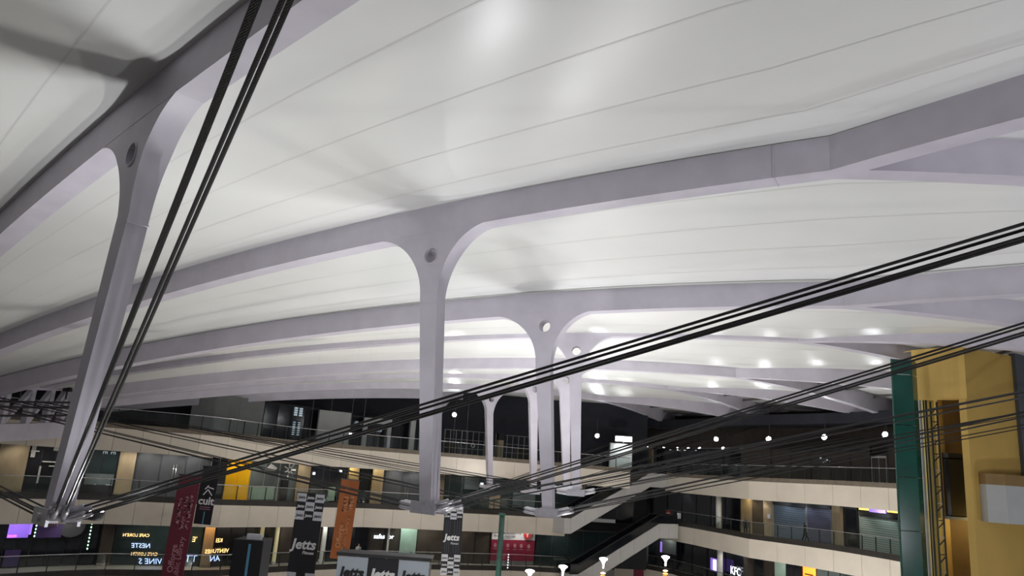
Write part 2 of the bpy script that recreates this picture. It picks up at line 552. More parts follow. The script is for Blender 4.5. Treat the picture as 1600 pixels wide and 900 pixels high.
for i in range(1, 8):
    foot = FOOT[i]
    rootrib = [o for o in COL.objects if o.name.startswith('roof_rib') and (o.location - rib_pt(i, 0, zb(i, 0))).length < .01][0]
    ends = []
    for side in (-1, 1):
        z = CABLE_Z.get((i, side), 20.0)
        ends.append((pol(72.0, ang(i) + side * radians(5.5), z), 'to the near fork arm' if side < 0 else 'to the far fork arm'))
    ends.append((pol(R_IN, ang(i), 16.5 if i > 1 else 14.7), 'to the inner ring truss'))
    r = {1: .021, 2: .019}.get(i, .017)
    for e, what in ends:
        d, sd, uv = cable_bundle(i, foot, e, what, r, .085, 'rope')
        o = foot + d * .12
        MB().obox(o - sd * .17 - uv * .02, sd * .34, uv * .04, d * .50).build('gusset', 'steel2', rootrib)
        MB().obox(o + d * .34 - sd * .19 - uv * .14, sd * .38, uv * .28, d * .08).build('anchor_block', 'steel2', rootrib)

# ------------------------------------------------------------------ uplights at the strut feet
def lamp(name, kind, loc, power, color, parent=None, aim=None, size=None, radius=.1, blend=.6):
    l = D.lights.new(name, kind)
    l.energy = power; l.color = color
    if kind == 'SPOT':
        l.spot_size = size; l.spot_blend = blend
    l.shadow_soft_size = radius
    o = D.objects.new(name, l)
    q = Vector(aim or (0, 0, -1)).to_track_quat('-Z', 'Y')
    wm = Matrix.Translation(Vector(loc)) @ q.to_matrix().to_4x4()
    return link(o, parent, wm)

for i in range(1, 8):
    a = ang(i); tan = Vector((-sin(a), cos(a), 0)); rad = Vector((cos(a), sin(a), 0))
    p = FOOT[i] + tan * .75 + Vector((0, 0, .12))
    root = empty('strut_uplight', p, 'small uplight on a bracket behind the foot of the %s' % RIBWORD[i], 'floodlight', 'uplights at the strut feet')
    MB().beam(FOOT[i] + tan * .2 + Vector((0, 0, .05)), p + Vector((0, 0, -.12)), .05, .05).build('bracket', 'dark', root)
    b = MB().lathe(p, [(.10, -.14), (.15, -.10), (.17, .02), (.17, .04)], 12); b.build('housing', 'dark', root, True)
    MB().lathe(p, [(.14, .042), (.14, .05)], 12).build('lens', 'e_flood', root)
    lamp('uplight', 'SPOT', p + Vector((0, 0, .10)), UPLIGHT_W[i], (.97, .98, 1.0), root, (0, 0, 1), radians(172), .12, .35)

# unseen floodlights added on the floor to brighten flanges and even the cloth
for k, (x, y, f, where) in enumerate(((-5, 22, .60, 'nearest the viewer'), (5, 32, .62, 'below the bright white strut'), (-8, 41, .78, 'below the left part of the roof'), (6, 46, .85, 'below the fifth strut'), (-3, 58, .8, 'farthest on the atrium floor'), (15, 54, 1.45, 'before the right wing'))):
    p = Vector((x, y, .75))
    root = empty('floor_fill_light', Vector((x, y, 0)), 'added wide floodlight on the atrium floor, ' + where, 'floodlight', 'added floodlights on the atrium floor')
    MB().box(x - .6, x + .6, y - .4, y + .4, .25, .70).build('housing', 'dark', root)
    MB().box(x - .5, x + .5, y - .06, y + .06, 0, .25).build('stand', 'dark', root)
    MB().box(x - .55, x + .55, y - .35, y + .35, .70, .72).build('lens', 'e_flood', root)
    lamp('beam', 'SPOT', p, GROUND_W * f, (1, .94, .84) if x < -5 else (1, .985, .955), root, (.5, .45, 1) if x == 15 else (0, 0, 1), radians(150), .5, .7)
# out of view post floodlights, added to light struts and ribs from the right
for k, (i, where) in enumerate(((1.5, 'near'), (2.5, 'middle'), (3.5, 'far'))):
    p = pol(73.5, ang(i), 11.5); d = Vector((CX + 40 - p.x, CY - p.y, 22)).normalized()
    root = empty('post_fill_light', Vector((p.x, p.y, 0)), 'added floodlight on a tall post at the %s roof foot right of the viewer' % where, 'floodlight', 'added post floodlights right of the viewer')
    MB().tube([Vector((p.x, p.y, 0)), Vector((p.x, p.y, p.z - .2))], .09, 8).build('post', 'dark', root, True)
    MB().tube([p - d * .4, p - d * .3, p - d * .02, p], 0, 12, True, [.15, .28, .36, .36]).build('housing', 'dark', root, True)
    MB().tube([p, p + d * .02], .32, 12).build('lens', 'e_flood', root)
    lamp('beam', 'SPOT', p + d * .08, SIDE_W * (1.9, .8, .12)[k], (.93, .93, 1), root, d, radians(140), .3, .6)

# ------------------------------------------------------------------ inner ring truss at the left
root = empty('ring_truss', pol(13.2, radians(-10), 14), 'mauve steel ring truss with slanted openings at the far left', 'truss')
def ring_pt(a, z, r=13.3): return pol(r, radians(a), z)
AR = [-75 + 7.5 * k for k in range(16)]
zlow = lambda a: 14.0 + .018 * (a + 22) if a > -40 else 13.7
b = MB(); ch = [ring_pt(a, zlow(a)) for a in AR]
sweep(ch, .5, 1.0).build('bottom_chord', 'steel', root)
sweep([ring_pt(a, zlow(a) + 3.0) for a in AR], .45, .35).build('top_chord', 'steel', root)
for k in range(len(AR) - 1):
    a0, a1 = AR[k], AR[k + 1]
    MB().beam(ring_pt(a0, zlow(a0) + .9), ring_pt(a0, zlow(a0) + 3.1), .4, .35, (1, 0, 0)).build('post', 'steel', root)
    MB().beam(ring_pt(a0, zlow(a0) + .95), ring_pt(a1, zlow(a1) + 3.0), .22, .3, (1, 0, 0)).build('diagonal', 'steel', root)
for dz, dr in ((2.3, .9), (2.0, 1.1), (1.5, .9)):
    MB().tube([ring_pt(a, zlow(a) + dz, 13.3 + dr) for a in AR], .07, 6).build('pipe', 'dark', root, True)
for k in range(6, 16, 2):
    p = ring_pt(AR[k], zlow(AR[k]) + 2.5, 14.3)
    MB().tube([p, p + Vector((0, 0, .5))], .05, 6).box(p.x - .22, p.x + .22, p.y - .15, p.y + .15, p.z + .5, p.z + .95).build('lamp_box', 'black', root)

# ------------------------------------------------------------------ galleries
LEFT = [(-260, 44), (-120, 47), (0, 50), (153, 54.5), (333, 57.5), (460, 64), (560, 68.2), (730, 72.2), (810, 74.7), (883, 75.8), (1000, 77)]
RIGHT = [(996, 86), (1050, 83), (1167, 69.2), (1300, 61), (1400, 54.8), (1480, 50), (1700, 40)]
LZ = [(-200, .55), (153, .42), (333, .38), (460, .15), (560, .12), (730, .03), (883, -.12), (1010, -.25)]
RZ = [(1000, -.35), (1050, -.4), (1167, -.25), (1300, -.05), (1400, .02), (1700, .05)]
def lerp_tab(tab, x):
    if x <= tab[0][0]: return tab[0][1]
    for (a, p), (c, q) in zip(tab, tab[1:]):
        if x <= c: return p + (q - p) * (x - a) / (c - a)
    return tab[-1][1]
Z3, Z2, Z1 = 15.0, 10.0, 5.0
def yref(z): return {Z3: 745, Z2: 800, Z1: 885}[z] 
def gp(wing, px, lev, back=0.0, dz=0.0):
    """point on the gallery edge of a level, seen at photo column px, set back from the edge"""
    tab, zt = (LEFT, LZ) if wing == 'L' else (RIGHT, RZ)
    Y = lerp_tab(tab, px) + back
    p = at(px, {Z3: 735, Z2: 800, Z1: 875}[lev], Y)
    p.z = lev + lerp_tab(zt, px) + dz
    return p
def path(wing, x0, x1, lev, back=0, dz=0, step=45):
    n = max(1, round((x1 - x0) / step))
    return [gp(wing, x0 + (x1 - x0) * k / n, lev, back, dz) for k in range(n + 1)]

POST_ME = unit_mesh('post'); PANE_ME = unit_mesh('pane')
def frame_m(p, d, w, t, h):
    """matrix that turns the unit box into a w by t by h block standing at p and facing across d"""
    d = Vector((d.x, d.y, 0)).normalized(); n = Vector((-d.y, d.x, 0))
    return Matrix(((d.x * w, n.x * t, 0, p.x), (d.y * w, n.y * t, 0, p.y), (0, 0, h, p.z), (0, 0, 0, 1)))

trim_n = [0]
def gallery(wing, x0, x1, lev, kerb, label, depth=6.0, band=1.6, rail=True, post_step=1.75):
    trim_n[0] += 1
    edge_p = path(wing, x0, x1, lev)
    tr = empty('trim_%d' % trim_n[0], edge_p[0], label + ', cream fascia band', None, None, 'structure'); tr['category'] = 'fascia'
    for p, q in zip(edge_p, edge_p[1:]):
        d = Vector((q.x - p.x, q.y - p.y, 0)).normalized(); n = Vector((-d.y, d.x, 0))
        if n.y < 0: n = -n
        g = d * .012
        MB().hexa([p + g + Vector((0, 0, -band)), q - g + Vector((0, 0, -band)), q - g + n * .25 + Vector((0, 0, -band)), p + g + n * .25 + Vector((0, 0, -band)),
                   p + g, q - g, q - g + n * .25, p + g + n * .25]).build('fascia_panel', 'cream', tr)
    # floor slab with its soffit
    back_p = path(wing, x0, x1, lev, depth + 1.5)
    b = MB(); n_ = len(edge_p)
    off = Vector((0, .27, 0))
    for top, dz in ((0, -.02), (1, -1.0)):
        for p in edge_p: b.v.append((p.x, p.y + .27, p.z + dz))
        for p in back_p: b.v.append((p.x, p.y, p.z + dz))
    for k in range(n_ - 1):
        b.f.append((k, k + 1, n_ + k + 1, n_ + k))
    m = 2 * n_
    fl = MB(); fl.v = b.v[:m]; fl.f = list(b.f)
    fo = fl.build('floor', 'floor', None, False, False); tag(fo, label + ', walkway floor', 'floor', None, 'structure')
    so = MB(); so.v = b.v[m:]; so.f = list(b.f)
    s_o = so.build('ceiling', 'soffit', None, False, False); tag(s_o, label + ', soffit under the walkway', 'ceiling', None, 'structure')
    if rail:
        rr = empty('gallery_railing', edge_p[0], label + ', glass railing with steel handrail', 'railing', 'gallery railings')
        for p, q in zip(edge_p, edge_p[1:]):
            d = Vector((q.x - p.x, q.y - p.y, 0)).normalized(); n = Vector((-d.y, d.x, 0))
            if n.y < 0: n = -n
            kh = .42 if lev != Z3 else .36
            MB().hexa([p, q, q + n * .22, p + n * .22, p + Vector((0, 0, kh)), q + Vector((0, 0, kh)), q + n * .22 + Vector((0, 0, kh)), p + n * .22 + Vector((0, 0, kh))]).build('kerb', kerb, rr)
            L = (q - p).length; k = max(1, round(L / post_step))
            for j in range(k):
                a = p.lerp(q, j / k) + n * .11 + Vector((0, 0, kh)); c = p.lerp(q, (j + 1) / k) + n * .11 + Vector((0, 0, kh))
                inst('post', POST_ME, frame_m(a - Vector((0, 0, .2)), d, .06, .06, 1.25), rr)
                inst('glass_pane', PANE_ME, frame_m(a.lerp(c, .5) + Vector((0, 0, .06)), d, (c - a).length - .09, .02, .90), rr)
        hp = [p + Vector((0, .11, 1.46 if lev != Z3 else 1.40)) for p in edge_p]
        MB().tube(hp, .035, 6).build('handrail', 'chrome', rr, True)
    return edge_p

gallery('L', -240, 985, Z3, 'kerb3', 'top floor gallery on the left wing')
gallery('L', -240, 884, Z2, 'kerb2', 'middle floor gallery on the left wing')
gallery('L', -240, 890, Z1, 'kerb2', 'lower floor gallery on the left wing')
gallery('R', 1040, 1560, Z3, 'kerb3', 'top floor gallery on the right wing')
gallery('R', 1040, 1560, Z2, 'kerb2', 'middle floor gallery on the right wing')
gallery('R', 960, 1560, Z1, 'kerb2', 'lower floor gallery on the right wing')

# back walls behind the shop fronts, ground, dark upper ceiling
def long_wall(name, wing, x0, x1, lev, back, z0, z1, m, label):
    pts = path(wing, x0, x1, lev, back)
    b = MB(); n = len(pts)
    for p in pts: b.v += [(p.x, p.y, lev + z0), (p.x, p.y, lev + z1)]
    for p in pts: b.v += [(p.x, p.y + .3, lev + z0), (p.x, p.y + .3, lev + z1)]
    for k in range(n - 1):
        b.f += [(2 * k, 2 * k + 2, 2 * k + 3, 2 * k + 1), (2 * n + 2 * k, 2 * n + 2 * k + 1, 2 * n + 2 * k + 3, 2 * n + 2 * k + 2)]
        b.f += [(2 * k + 1, 2 * k + 3, 2 * n + 2 * k + 3, 2 * n + 2 * k + 1)]
    return tag(b.build(name, m, None, False, False), label, 'wall', None, 'structure')
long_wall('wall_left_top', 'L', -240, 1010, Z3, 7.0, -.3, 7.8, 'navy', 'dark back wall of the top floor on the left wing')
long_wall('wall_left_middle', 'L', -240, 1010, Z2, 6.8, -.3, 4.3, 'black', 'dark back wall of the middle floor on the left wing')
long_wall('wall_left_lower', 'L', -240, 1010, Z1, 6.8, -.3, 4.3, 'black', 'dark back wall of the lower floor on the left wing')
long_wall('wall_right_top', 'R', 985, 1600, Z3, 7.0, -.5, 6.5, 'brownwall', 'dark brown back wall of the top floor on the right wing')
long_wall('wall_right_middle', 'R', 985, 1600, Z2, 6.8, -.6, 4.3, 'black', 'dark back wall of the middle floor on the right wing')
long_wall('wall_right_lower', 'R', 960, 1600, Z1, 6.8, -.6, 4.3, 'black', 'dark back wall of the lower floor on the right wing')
g = MB().add([(-90, -30, 0), (90, -30, 0), (90, 130, 0), (-90, 130, 0)], [(0, 1, 2, 3)]).build('floor', 'ground', None, False, False)
tag(g, 'ground floor of the atrium far below', 'floor', None, 'structure')
for wing, xa, xb in (('L', -240, 1010), ('R', 985, 1600)):
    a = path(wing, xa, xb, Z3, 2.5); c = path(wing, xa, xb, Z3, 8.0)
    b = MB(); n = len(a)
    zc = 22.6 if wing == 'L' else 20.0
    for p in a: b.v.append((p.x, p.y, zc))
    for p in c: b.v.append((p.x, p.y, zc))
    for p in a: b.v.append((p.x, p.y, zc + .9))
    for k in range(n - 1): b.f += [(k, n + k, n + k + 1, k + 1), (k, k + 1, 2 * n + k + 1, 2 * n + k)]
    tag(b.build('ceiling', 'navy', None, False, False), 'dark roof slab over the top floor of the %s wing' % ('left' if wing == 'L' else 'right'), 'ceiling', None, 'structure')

# ------------------------------------------------------------------ shop fronts
def block(name, wing, x0, x1, lev, z0, z1, m, back=4.6, th=.12, parent=None):
    """upright slab between two photo columns on the shop line"""
    p = gp(wing, x0, lev, back, z0); q = gp(wing, x1, lev, back, z0)
    q.z = p.z
    d = Vector((q.x - p.x, q.y - p.y, 0)); n = Vector((-d.y, d.x, 0)).normalized()
    if n.y < 0: n = -n
    return MB().obox(p, d, n * th, Vector((0, 0, z1 - z0))).build(name, m, parent)
def front(name, wing, x0, x1, lev, m, label, cat, z0=0, z1=3.75, back=4.6, th=.14, group=None, split=0, frame='dark', kick=None):
    """a shop front: panes or panels between slim mullions"""
    root = empty(name, gp(wing, (x0 + x1) / 2, lev, back, z0), label, cat, group)
    n = max(1, split)
    w = (x1 - x0) / n; gap = min(.8, w * .04)
    for k in range(n):
        nm = 'glass_panel' if 'glass' in m or m in ('teal',) else 'panel'
        block(nm, wing, x0 + k * w + gap, x0 + (k + 1) * w - gap, lev, z0 + (kick or 0) , z1, m, back, th, root)
    if kick: block('kick_plate', wing, x0, x1, lev, z0, z0 + kick, frame, back, th, root)
    for k in range(n + 1):
        x = x0 + k * w
        block('mullion', wing, x - gap * .7, x + gap * .7, lev, z0, z1, frame, back - .04, th + .06, root)
    block('transom', wing, x0, x1, lev, z1 - .18, z1, frame, back - .03, th, root)
    return root
def pillar(wing, x0, x1, lev, m, label, back=4.2, z1=3.8, group=None):
    root = empty('pillar', gp(wing, (x0 + x1) / 2, lev, back), label, 'pillar', group)
    block('shaft', wing, x0 + .4, x1 - .4, lev, .18, z1, m, back, .33, root)
    block('base', wing, x0, x1, lev, 0, .18, 'kerb3', back - .06, .40, root)
    return root
def sign_frame(wing, px, lev, back):
    """centre and axes on the shop line"""
    p = gp(wing, px - 8, lev, back); q = gp(wing, px + 8, lev, back)
    u = Vector((q.x - p.x, q.y - p.y, 0)).normalized()
    return gp(wing, px, lev, back), u, Vector((0, 0, 1))
def px_m(wing, px, back=0):
    return (lerp_tab(LEFT if wing == 'L' else RIGHT, px) + back) / F        # metres for one photo pixel
def letters(body, wing, px, lev, z, size_px, m, parent, back=4.5, mirror=False, **kw):
    c, u, v = sign_frame(wing, px, lev, back)
    c.z += z
    return text(body, size_px * px_m(wing, px, back), m, parent, c, -u if mirror else u, v, **kw)
def downlights(wing, spots, lev, label, group, color=(1, .95, .85), em='e_white', power=DOWN_W, back=3.4):
    for k, px in enumerate(spots):
        p = gp(wing, px, lev, back, 3.78)
        root = empty('downlight', p, label[k] if isinstance(label, list) else label, 'downlight', group)
        MB().lathe(p, [(.16, 0), (.16, .12)], 10).build('rim', 'white', root)
        MB().lathe(p, [(.12, -.03), (.12, 0)], 10).build('lens', em, root)
        if power: lamp('spot', 'SPOT', p + Vector((0, 0, -.08)), power, color, root, (0, .35, -1), radians(130), .08)
def handles(root, wing, px, lev, m='chrome', back=4.5, z0=.9, z1=2.6):
    for s in (-1, 1):
        p = gp(wing, px + s * 2.2, lev, back, z0)
        MB().tube([p, p + Vector((0, 0, z1 - z0))], .025, 6).build('handle', m, root, True)

# middle floor, left wing
pillar('L', -22, 26, Z2, 'tan', 'broad tan pillar on the middle floor at the left picture edge')
r = front('shop_front', 'L', 26, 112, Z2, 'dglass', 'dark shop window with white shelves left of the leaning strut', 'shop front', split=4)
for x0, x1, z in ((28, 42, 2.9), (50, 72, 2.2), (62, 108, 1.9)):
    block('shelf', 'L', x0, x1, Z2, z, z + .08, 'white', 4.4, .12, r)
for x0, x1, z0, z1, m in ((29, 36, 2.5, 3.5, 'palewall'), (47, 50, .7, 1.9, 'palewall'), (64, 80, 3.05, 3.5, 'palewall'), (92, 112, .4, 1.6, 'greyglass'), (18, 26, .5, 1.8, 'greyglass')):
    block('display', 'L', x0, x1, Z2, z0, z1, m, 4.45, .1, r)
r = front('shop_front', 'L', 118, 171, Z2, 'teal', 'teal glass shop window right of the leaning strut foot', 'shop front', split=2)
block('display_counter', 'L', 122, 168, Z2, .75, 1.55, 'greyglass', 4.3, .2, r)
block('counter_base', 'L', 118, 168, Z2, .0, .75, 'black', 4.25, .2, r)
for x, s in ((140, 'II'), (151, 'IT'), (162, 'TT')): letters(s, 'L', x, Z2, .55, 7, 'e_dim', r, 4.2)
for x in (147, 160): letters('rn', 'L', x, Z2, 3.05, 8, 'e_dim', r, 4.5)
pillar('L', 171, 198, Z2, 'tan', 'tan pillar on the middle floor between teal glass and charcoal hoarding')
r = front('hoarding', 'L', 198, 318, Z2, 'charcoal', 'charcoal shop hoarding with two long door handles on the middle floor', 'hoarding', split=3, frame='charcoal')
handles(r, 'L', 262, Z2)
downlights('L', [212, 250, 287], Z2, ['%s of three small downlights over the charcoal hoarding' % q for q in ('leftmost', 'middle one', 'rightmost')], 'downlights over the charcoal hoarding')
r = front('doorway', 'L', 319, 345, Z2, 'dglass', 'black doorway with white jambs beside the yellow panel', 'doorway', split=2, frame='palewall')
r = front('yellow_panel', 'L', 345, 382, Z2, 'yellow', 'bright yellow wall panel on the middle floor', 'wall panel', split=2, frame='yellow')
downlights('L', [366], Z2, 'warm downlight over the bright yellow wall panel', None, (1, .8, .4), 'e_warm', 110)
r = front('shop_front', 'L', 383, 428, Z2, 'greyglass', 'grey glass shop front with white logo right of the yellow panel', 'shop front', split=2, frame='greywall')
block('frosted_panel', 'L', 386, 424, Z2, .15, 1.25, 'mint', 4.45, .1, r)
c, u, v = sign_frame('L', 410, Z2, 4.4)
MB().poly([c + u * a + v * (b_ + 2.75) for a, b_ in ((-.8, 0), (-.1, .12), (.2, .45), (.9, .1), (.6, -.25), (-.2, -.15))], Vector((0, .05, 0))).build('logo', 'inkw', r)
r = front('glass_door', 'L', 429, 456, Z2, 'greyglass', 'glass shop door with a white crest on the middle floor', 'shop door', split=2, frame='palewall')
c, u, v = sign_frame('L', 444, Z2, 4.4)
b = MB()
for k in range(7):
    t = 2 * pi * k / 7
    b.beam(c + v * 2.8 + (u * cos(t) + v * sin(t)) * .15, c + v * 2.8 + (u * cos(t) + v * sin(t)) * .62, .12, .05, (0, 1, 0))
b.build('crest', 'inkw', r)
block('dark_doorway', 'L', 434, 445, Z2, .1, 1.9, 'black', 4.4, .1, r)
pillar('L', 457, 478, Z2, 'tan', 'tan pillar left of the dark shop above the tall black banner')
r = front('shop_front', 'L', 479, 537, Z2, 'dglass', 'dark shop window above the tall black banner', 'shop front', split=2)
for x, z in ((482, 2.5), (524, 2.85), (517, 3.4)): block('shop_lamp', 'L', x, x + 3, Z2, z, z + .22, 'e_sign', 4.4, .1, r)
block('mint_vase', 'L', 510, 520, Z2, 0.3, 1.5, 'mint', 4.0, .2, r)
pillar('L', 538, 555, Z2, 'tan', 'yellow lit pillar behind the orange banner')
downlights('L', [547], Z2, 'warm downlight over the pillar behind the orange banner', None, (1, .8, .35), 'e_warm', 110)
front('doorway', 'L', 556, 575, Z2, 'dglass', 'narrow dark doorway right of the orange banner', 'doorway', split=1)
pillar('L', 576, 594, Z2, 'tan', 'tan pillar with a lamp right of the orange banner')
downlights('L', [585], Z2, 'downlight over the pillar right of the orange banner', None, (1, .85, .5), 'e_warm', 90)
r = front('hoarding', 'L', 595, 683, Z2, 'charcoal', 'charcoal hoarding on the middle floor behind the strut left of the middle', 'hoarding', split=3, frame='charcoal')
handles(r, 'L', 632, Z2)
downlights('L', [617, 650], Z2, ['%s small downlight over the hoarding behind the middle strut' % q for q in ('left', 'right')], 'downlights behind the middle strut')
pillar('L', 684, 691, Z2, 'tan', 'narrow tan pillar beside the strut left of the middle')
r = front('shop_front', 'L', 692, 845, Z2, 'teal', 'long dark teal shop window behind the far struts', 'shop front', split=6)
for x0, x1, z0, z1, m in ((722, 745, 2.0, 3.2, 'greyglass'), (748, 752, 2.4, 2.7, 'e_sign'), (800, 835, .5, 2.0, 'greyglass'), (764, 780, .3, 1.6, 'tan')):
    block('display', 'L', x0, x1, Z2, z0, z1, m, 4.45, .1, r)
r = front('shop_front', 'L', 846, 905, Z2, 'teal', 'dark glass shop window behind the bright white strut', 'shop front', split=3)
pillar('L', 906, 913, Z2, 'tan', 'small yellowish pillar at the end of the middle floor')
front('shop_front', 'L', 914, 990, Z2, 'dglass', 'dark shop window behind the upper escalator', 'shop front', split=3)

# top floor, left wing
def wallblock(name, x0, x1, z0, z1, m, label, cat, back=4.5, th=.4, wing='L', lev=Z3):
    root = empty(name, gp(wing, (x0 + x1) / 2, lev, back), label, cat)
    n = max(1, round((x1 - x0) / 45))
    for k in range(n):
        block('panel', wing, x0 + (x1 - x0) * k / n + .15, x0 + (x1 - x0) * (k + 1) / n - .15, lev, z0, z1, m, back, th, root)
    block('base', wing, x0, x1, lev, max(0, z0 - .12), z0 + .1, 'kerb3', back - .03, th, root)
    return root
wallblock('partition_wall', 283, 399, .1, 3.4, 'greywall', 'plain grey partition wall under the low roof edge at the left', 'wall')
r = front('shop_front', 'L', 400, 488, Z3, 'dglass', 'black shop window with a blue vertical light sign on the top floor', 'shop front', 0, 3.4, split=4, frame='black')
for k, x in enumerate((448, 456)):
    for j in range(4):
        block('light_tile', 'L', x, x + 5, Z3, 2.55 + j * .2, 2.70 + j * .2, 'e_dim', 4.4, .06, r)
    for j in range(9):
        block('light_tile', 'L', x + .5, x + 4, Z3, .85 + j * .18, .93 + j * .18, 'e_dim' if j < 7 else 'e_sign', 4.4, .06, r) if j < 7 else None
wallblock('screen_board', 488, 539, .1, 3.3, 'palewall', 'pale grey tilted board standing on the top floor', 'board', 3.6, .25)
r = front('shop_front', 'L', 540, 560, Z3, 'dglass', 'narrow dark shop window with a small white sign on the top floor', 'shop front', 0, 3.2, split=1, frame='black')
letters('illlm', 'L', 551, Z3, 2.35, 7, 'e_dim', r, 4.4)
block('shop_lamp', 'L', 540, 543, Z3, 1.25, 1.5, 'e_white', 4.2, .1, r)
root = empty('portal_frame', gp('L', 582, Z3, 3.8), 'white door portal on the top floor', 'door frame')
block('jamb', 'L', 561, 567, Z3, 0, 3.0, 'palewall', 3.6, .4, root); block('jamb', 'L', 599, 605, Z3, 0, 3.0, 'palewall', 3.6, .4, root)
block('lintel', 'L', 561, 605, Z3, 2.55, 3.05, 'palewall', 3.6, .4, root)
r = front('shop_front', 'L', 566, 634, Z3, 'dglass', 'black glazing behind the white door portal', 'shop front', 0, 3.3, split=5, frame='black', back=5.2)
letters('lllllll', 'L', 584, Z3, 1.85, 8, 'e_dim', r, 5.0)
for x0, x1, t in ((635, 643, 'slim white column right of the door portal'), (651, 660, 'grey column beside the strut left of the middle on the top floor')):
    root = empty('column', gp('L', x0, Z3, 3.6), t, 'column'); block('shaft', 'L', x0, x1, Z3, .1, 3.2, 'palewall', 3.6, .4, root); block('base', 'L', x0 - .5, x1 + .5, Z3, 0, .12, 'kerb3', 3.55, .5, root)
root = empty('lattice_screen', gp('L', 755, Z3, 4.5), 'black lattice screen on the top floor behind the far struts', 'screen')
for k in range(17):
    block('bar', 'L', 690 + k * 9, 690 + k * 9 + .8, Z3, .1, 2.7, 'greywall', 4.5, .05, root)
for z in (.9, 1.75, 2.65): 
    for x0, x1 in ((690, 755), (787, 834)): block('rail', 'L', x0, x1, Z3, z, z + .05, 'greywall', 4.48, .05, root)
for x0, x1, t in ((757, 765, 'left one of two tan posts behind the slimmest strut'), (776, 784, 'right one of two tan posts behind the slimmest strut')):
    root = empty('tan_post', gp('L', x0, Z3, 4), t, 'post'); block('shaft', 'L', x0, x1, Z3, 0, 2.1, 'tan', 4.0, .5, root); block('cap_frame', 'L', x0, x1, Z3, 2.1, 2.75, 'black', 4.0, .5, root)
root = empty('wall_clock', gp('L', 735, Z3, 4.4), 'small round white dial on the lattice screen', 'clock')
c = gp('L', 736, Z3, 4.3, 1.3)
MB().tube([c, c + Vector((0, .06, 0))], .22, 14).build('dial', 'palewall', root)
MB().tube([c - Vector((0, .01, 0)), c], .13, 14).build('face', 'ink', root)
r = wallblock('kiosk_wall', 952, 987, .1, 2.9, 'palewall', 'brightly lit white kiosk wall at the end of the top floor', 'wall', 4.5, .4)
p = gp('L', 973, Z3, 4.0, 3.15)
root = empty('kiosk_light', p, 'oval white light over the white kiosk wall', 'light fixture')
MB().box(p.x - .85, p.x + .85, p.y - .15, p.y + .15, p.z, p.z + .5).build('lens', 'e_white', root); MB().box(p.x - .95, p.x + .95, p.y + .1, p.y + .3, p.z - .05, p.z + .6).build('housing', 'dark', root)
MB().beam(p + Vector((0, .2, -.3)), p + Vector((0, .2, 0)), .08, .08, (1, 0, 0)).build('stem', 'dark', root)
lamp('glow', 'SPOT', p + Vector((0, -.4, -.1)), 160, (.9, 1, 1), root, (0, .6, -1), radians(140), .3)

# top floor, right wing
r = front('shop_front', 'R', 1005, 1158, Z3, 'dglass', 'long black shop window under a line of small lights', 'shop front', 0, 3.1, split=6, frame='black')
root = empty('light_rail', gp('R', 1085, Z3, 3.8, 3.2), 'thin rail with a row of small bulbs on the top floor right wing', 'light rail')
MB().tube([gp('R', x, Z3, 3.8, 3.12) for x in (1000, 1040, 1080, 1120, 1160)], .07, 6).build('rail', 'greywall', root)
for x in (1010, 1036, 1058, 1075, 1093, 1130):
    MB().lathe(gp('R', x, Z3, 3.75, 2.98), [(.05, 0), (.16, .08), (.16, .2), (.05, .28)], 8).build('bulb', 'e_white', root, True)
root = empty('column', gp('R', 1015, Z3, 3), 'short tan column below the row of bulbs', 'column'); block('shaft', 'R', 1013, 1018, Z3, 1.3, 3.1, 'tan', 3.3, .4, root); block('plinth', 'R', 1012, 1019, Z3, 0, 1.3, 'black', 3.3, .4, root)
wallblock('brown_wall', 1159, 1204, .1, 3.3, 'brownwall', 'brown wall section on the top floor right wing', 'wall', wing='R')
r = front('shop_front', 'R', 1205, 1360, Z3, 'brownwall', 'dark brown panelled shop front on the top floor right wing', 'shop front', 0, 3.2, split=5, frame='black')
c_ = gp('R', 1292, Z3, 4.3, 2.35)
b = MB()
for k in range(6):
    b.lathe(c_ + Vector((random.uniform(-.6, .6), 0, random.uniform(-.6, .5))), [(.02, -.05), (.10, 0), (.02, .1)], 6)
b.build('ornament', 'e_dim', r)
r = front('glass_door', 'R', 1362, 1385, Z3, 'brownwall', 'brown door with white jambs on the top floor right wing', 'door', 0, 2.5, split=2, frame='palewall')
front('shop_front', 'R', 1387, 1500, Z3, 'brownwall', 'dark panelled front behind the green glass edge', 'shop front', 0, 3.2, split=3, frame='black')

# middle floor, right wing
front('shop_front', 'R', 1020, 1156, Z2, 'dglass', 'long black shop window at the corner of the middle floor', 'shop front', 0, 3.6, split=6, frame='black')
def round_column(px, lev, label, z1=3.5, back=1.4, rpx=4.2):
    p = gp('R', px, lev, back); r_ = rpx * px_m('R', px, back)
    root = empty('round_column', p, label, 'column')
    MB().lathe(p, [(r_, .1), (r_, z1 - .1)], 16).build('shaft', 'white', root, True)
    MB().lathe(p, [(r_ * 1.25, 0), (r_ * 1.25, .1)], 16).build('base', 'greywall', root); MB().lathe(p, [(r_ * 1.2, z1 - .1), (r_ * 1.2, z1)], 16).build('capital', 'white', root)
round_column(1123, Z2, 'round white column on the middle floor of the right wing')
round_column(1125, Z1, 'round white column on the lower floor beside the white lit sign')
pillar('R', 1157, 1172, Z2, 'tan', 'yellow lit pillar on the right wing middle floor', z1=3.5)
downlights('R', [1166], Z2, 'warm downlight over the yellow lit pillar on the right wing', None, (1, .8, .35), 'e_warm', 90)
wallblock('brown_wall', 1172, 1192, .1, 3.5, 'brownwall', 'dark brown wall between two pillars on the right wing middle floor', 'wall', wing='R', lev=Z2)
r = pillar('R', 1192, 1206, Z2, 'tan', 'tan pillar with a small white notice left of the blue shutter', z1=3.5)
block('notice', 'R', 1199, 1203, Z2, 1.7, 2.1, 'whitecloth', 4.1, .05, r)
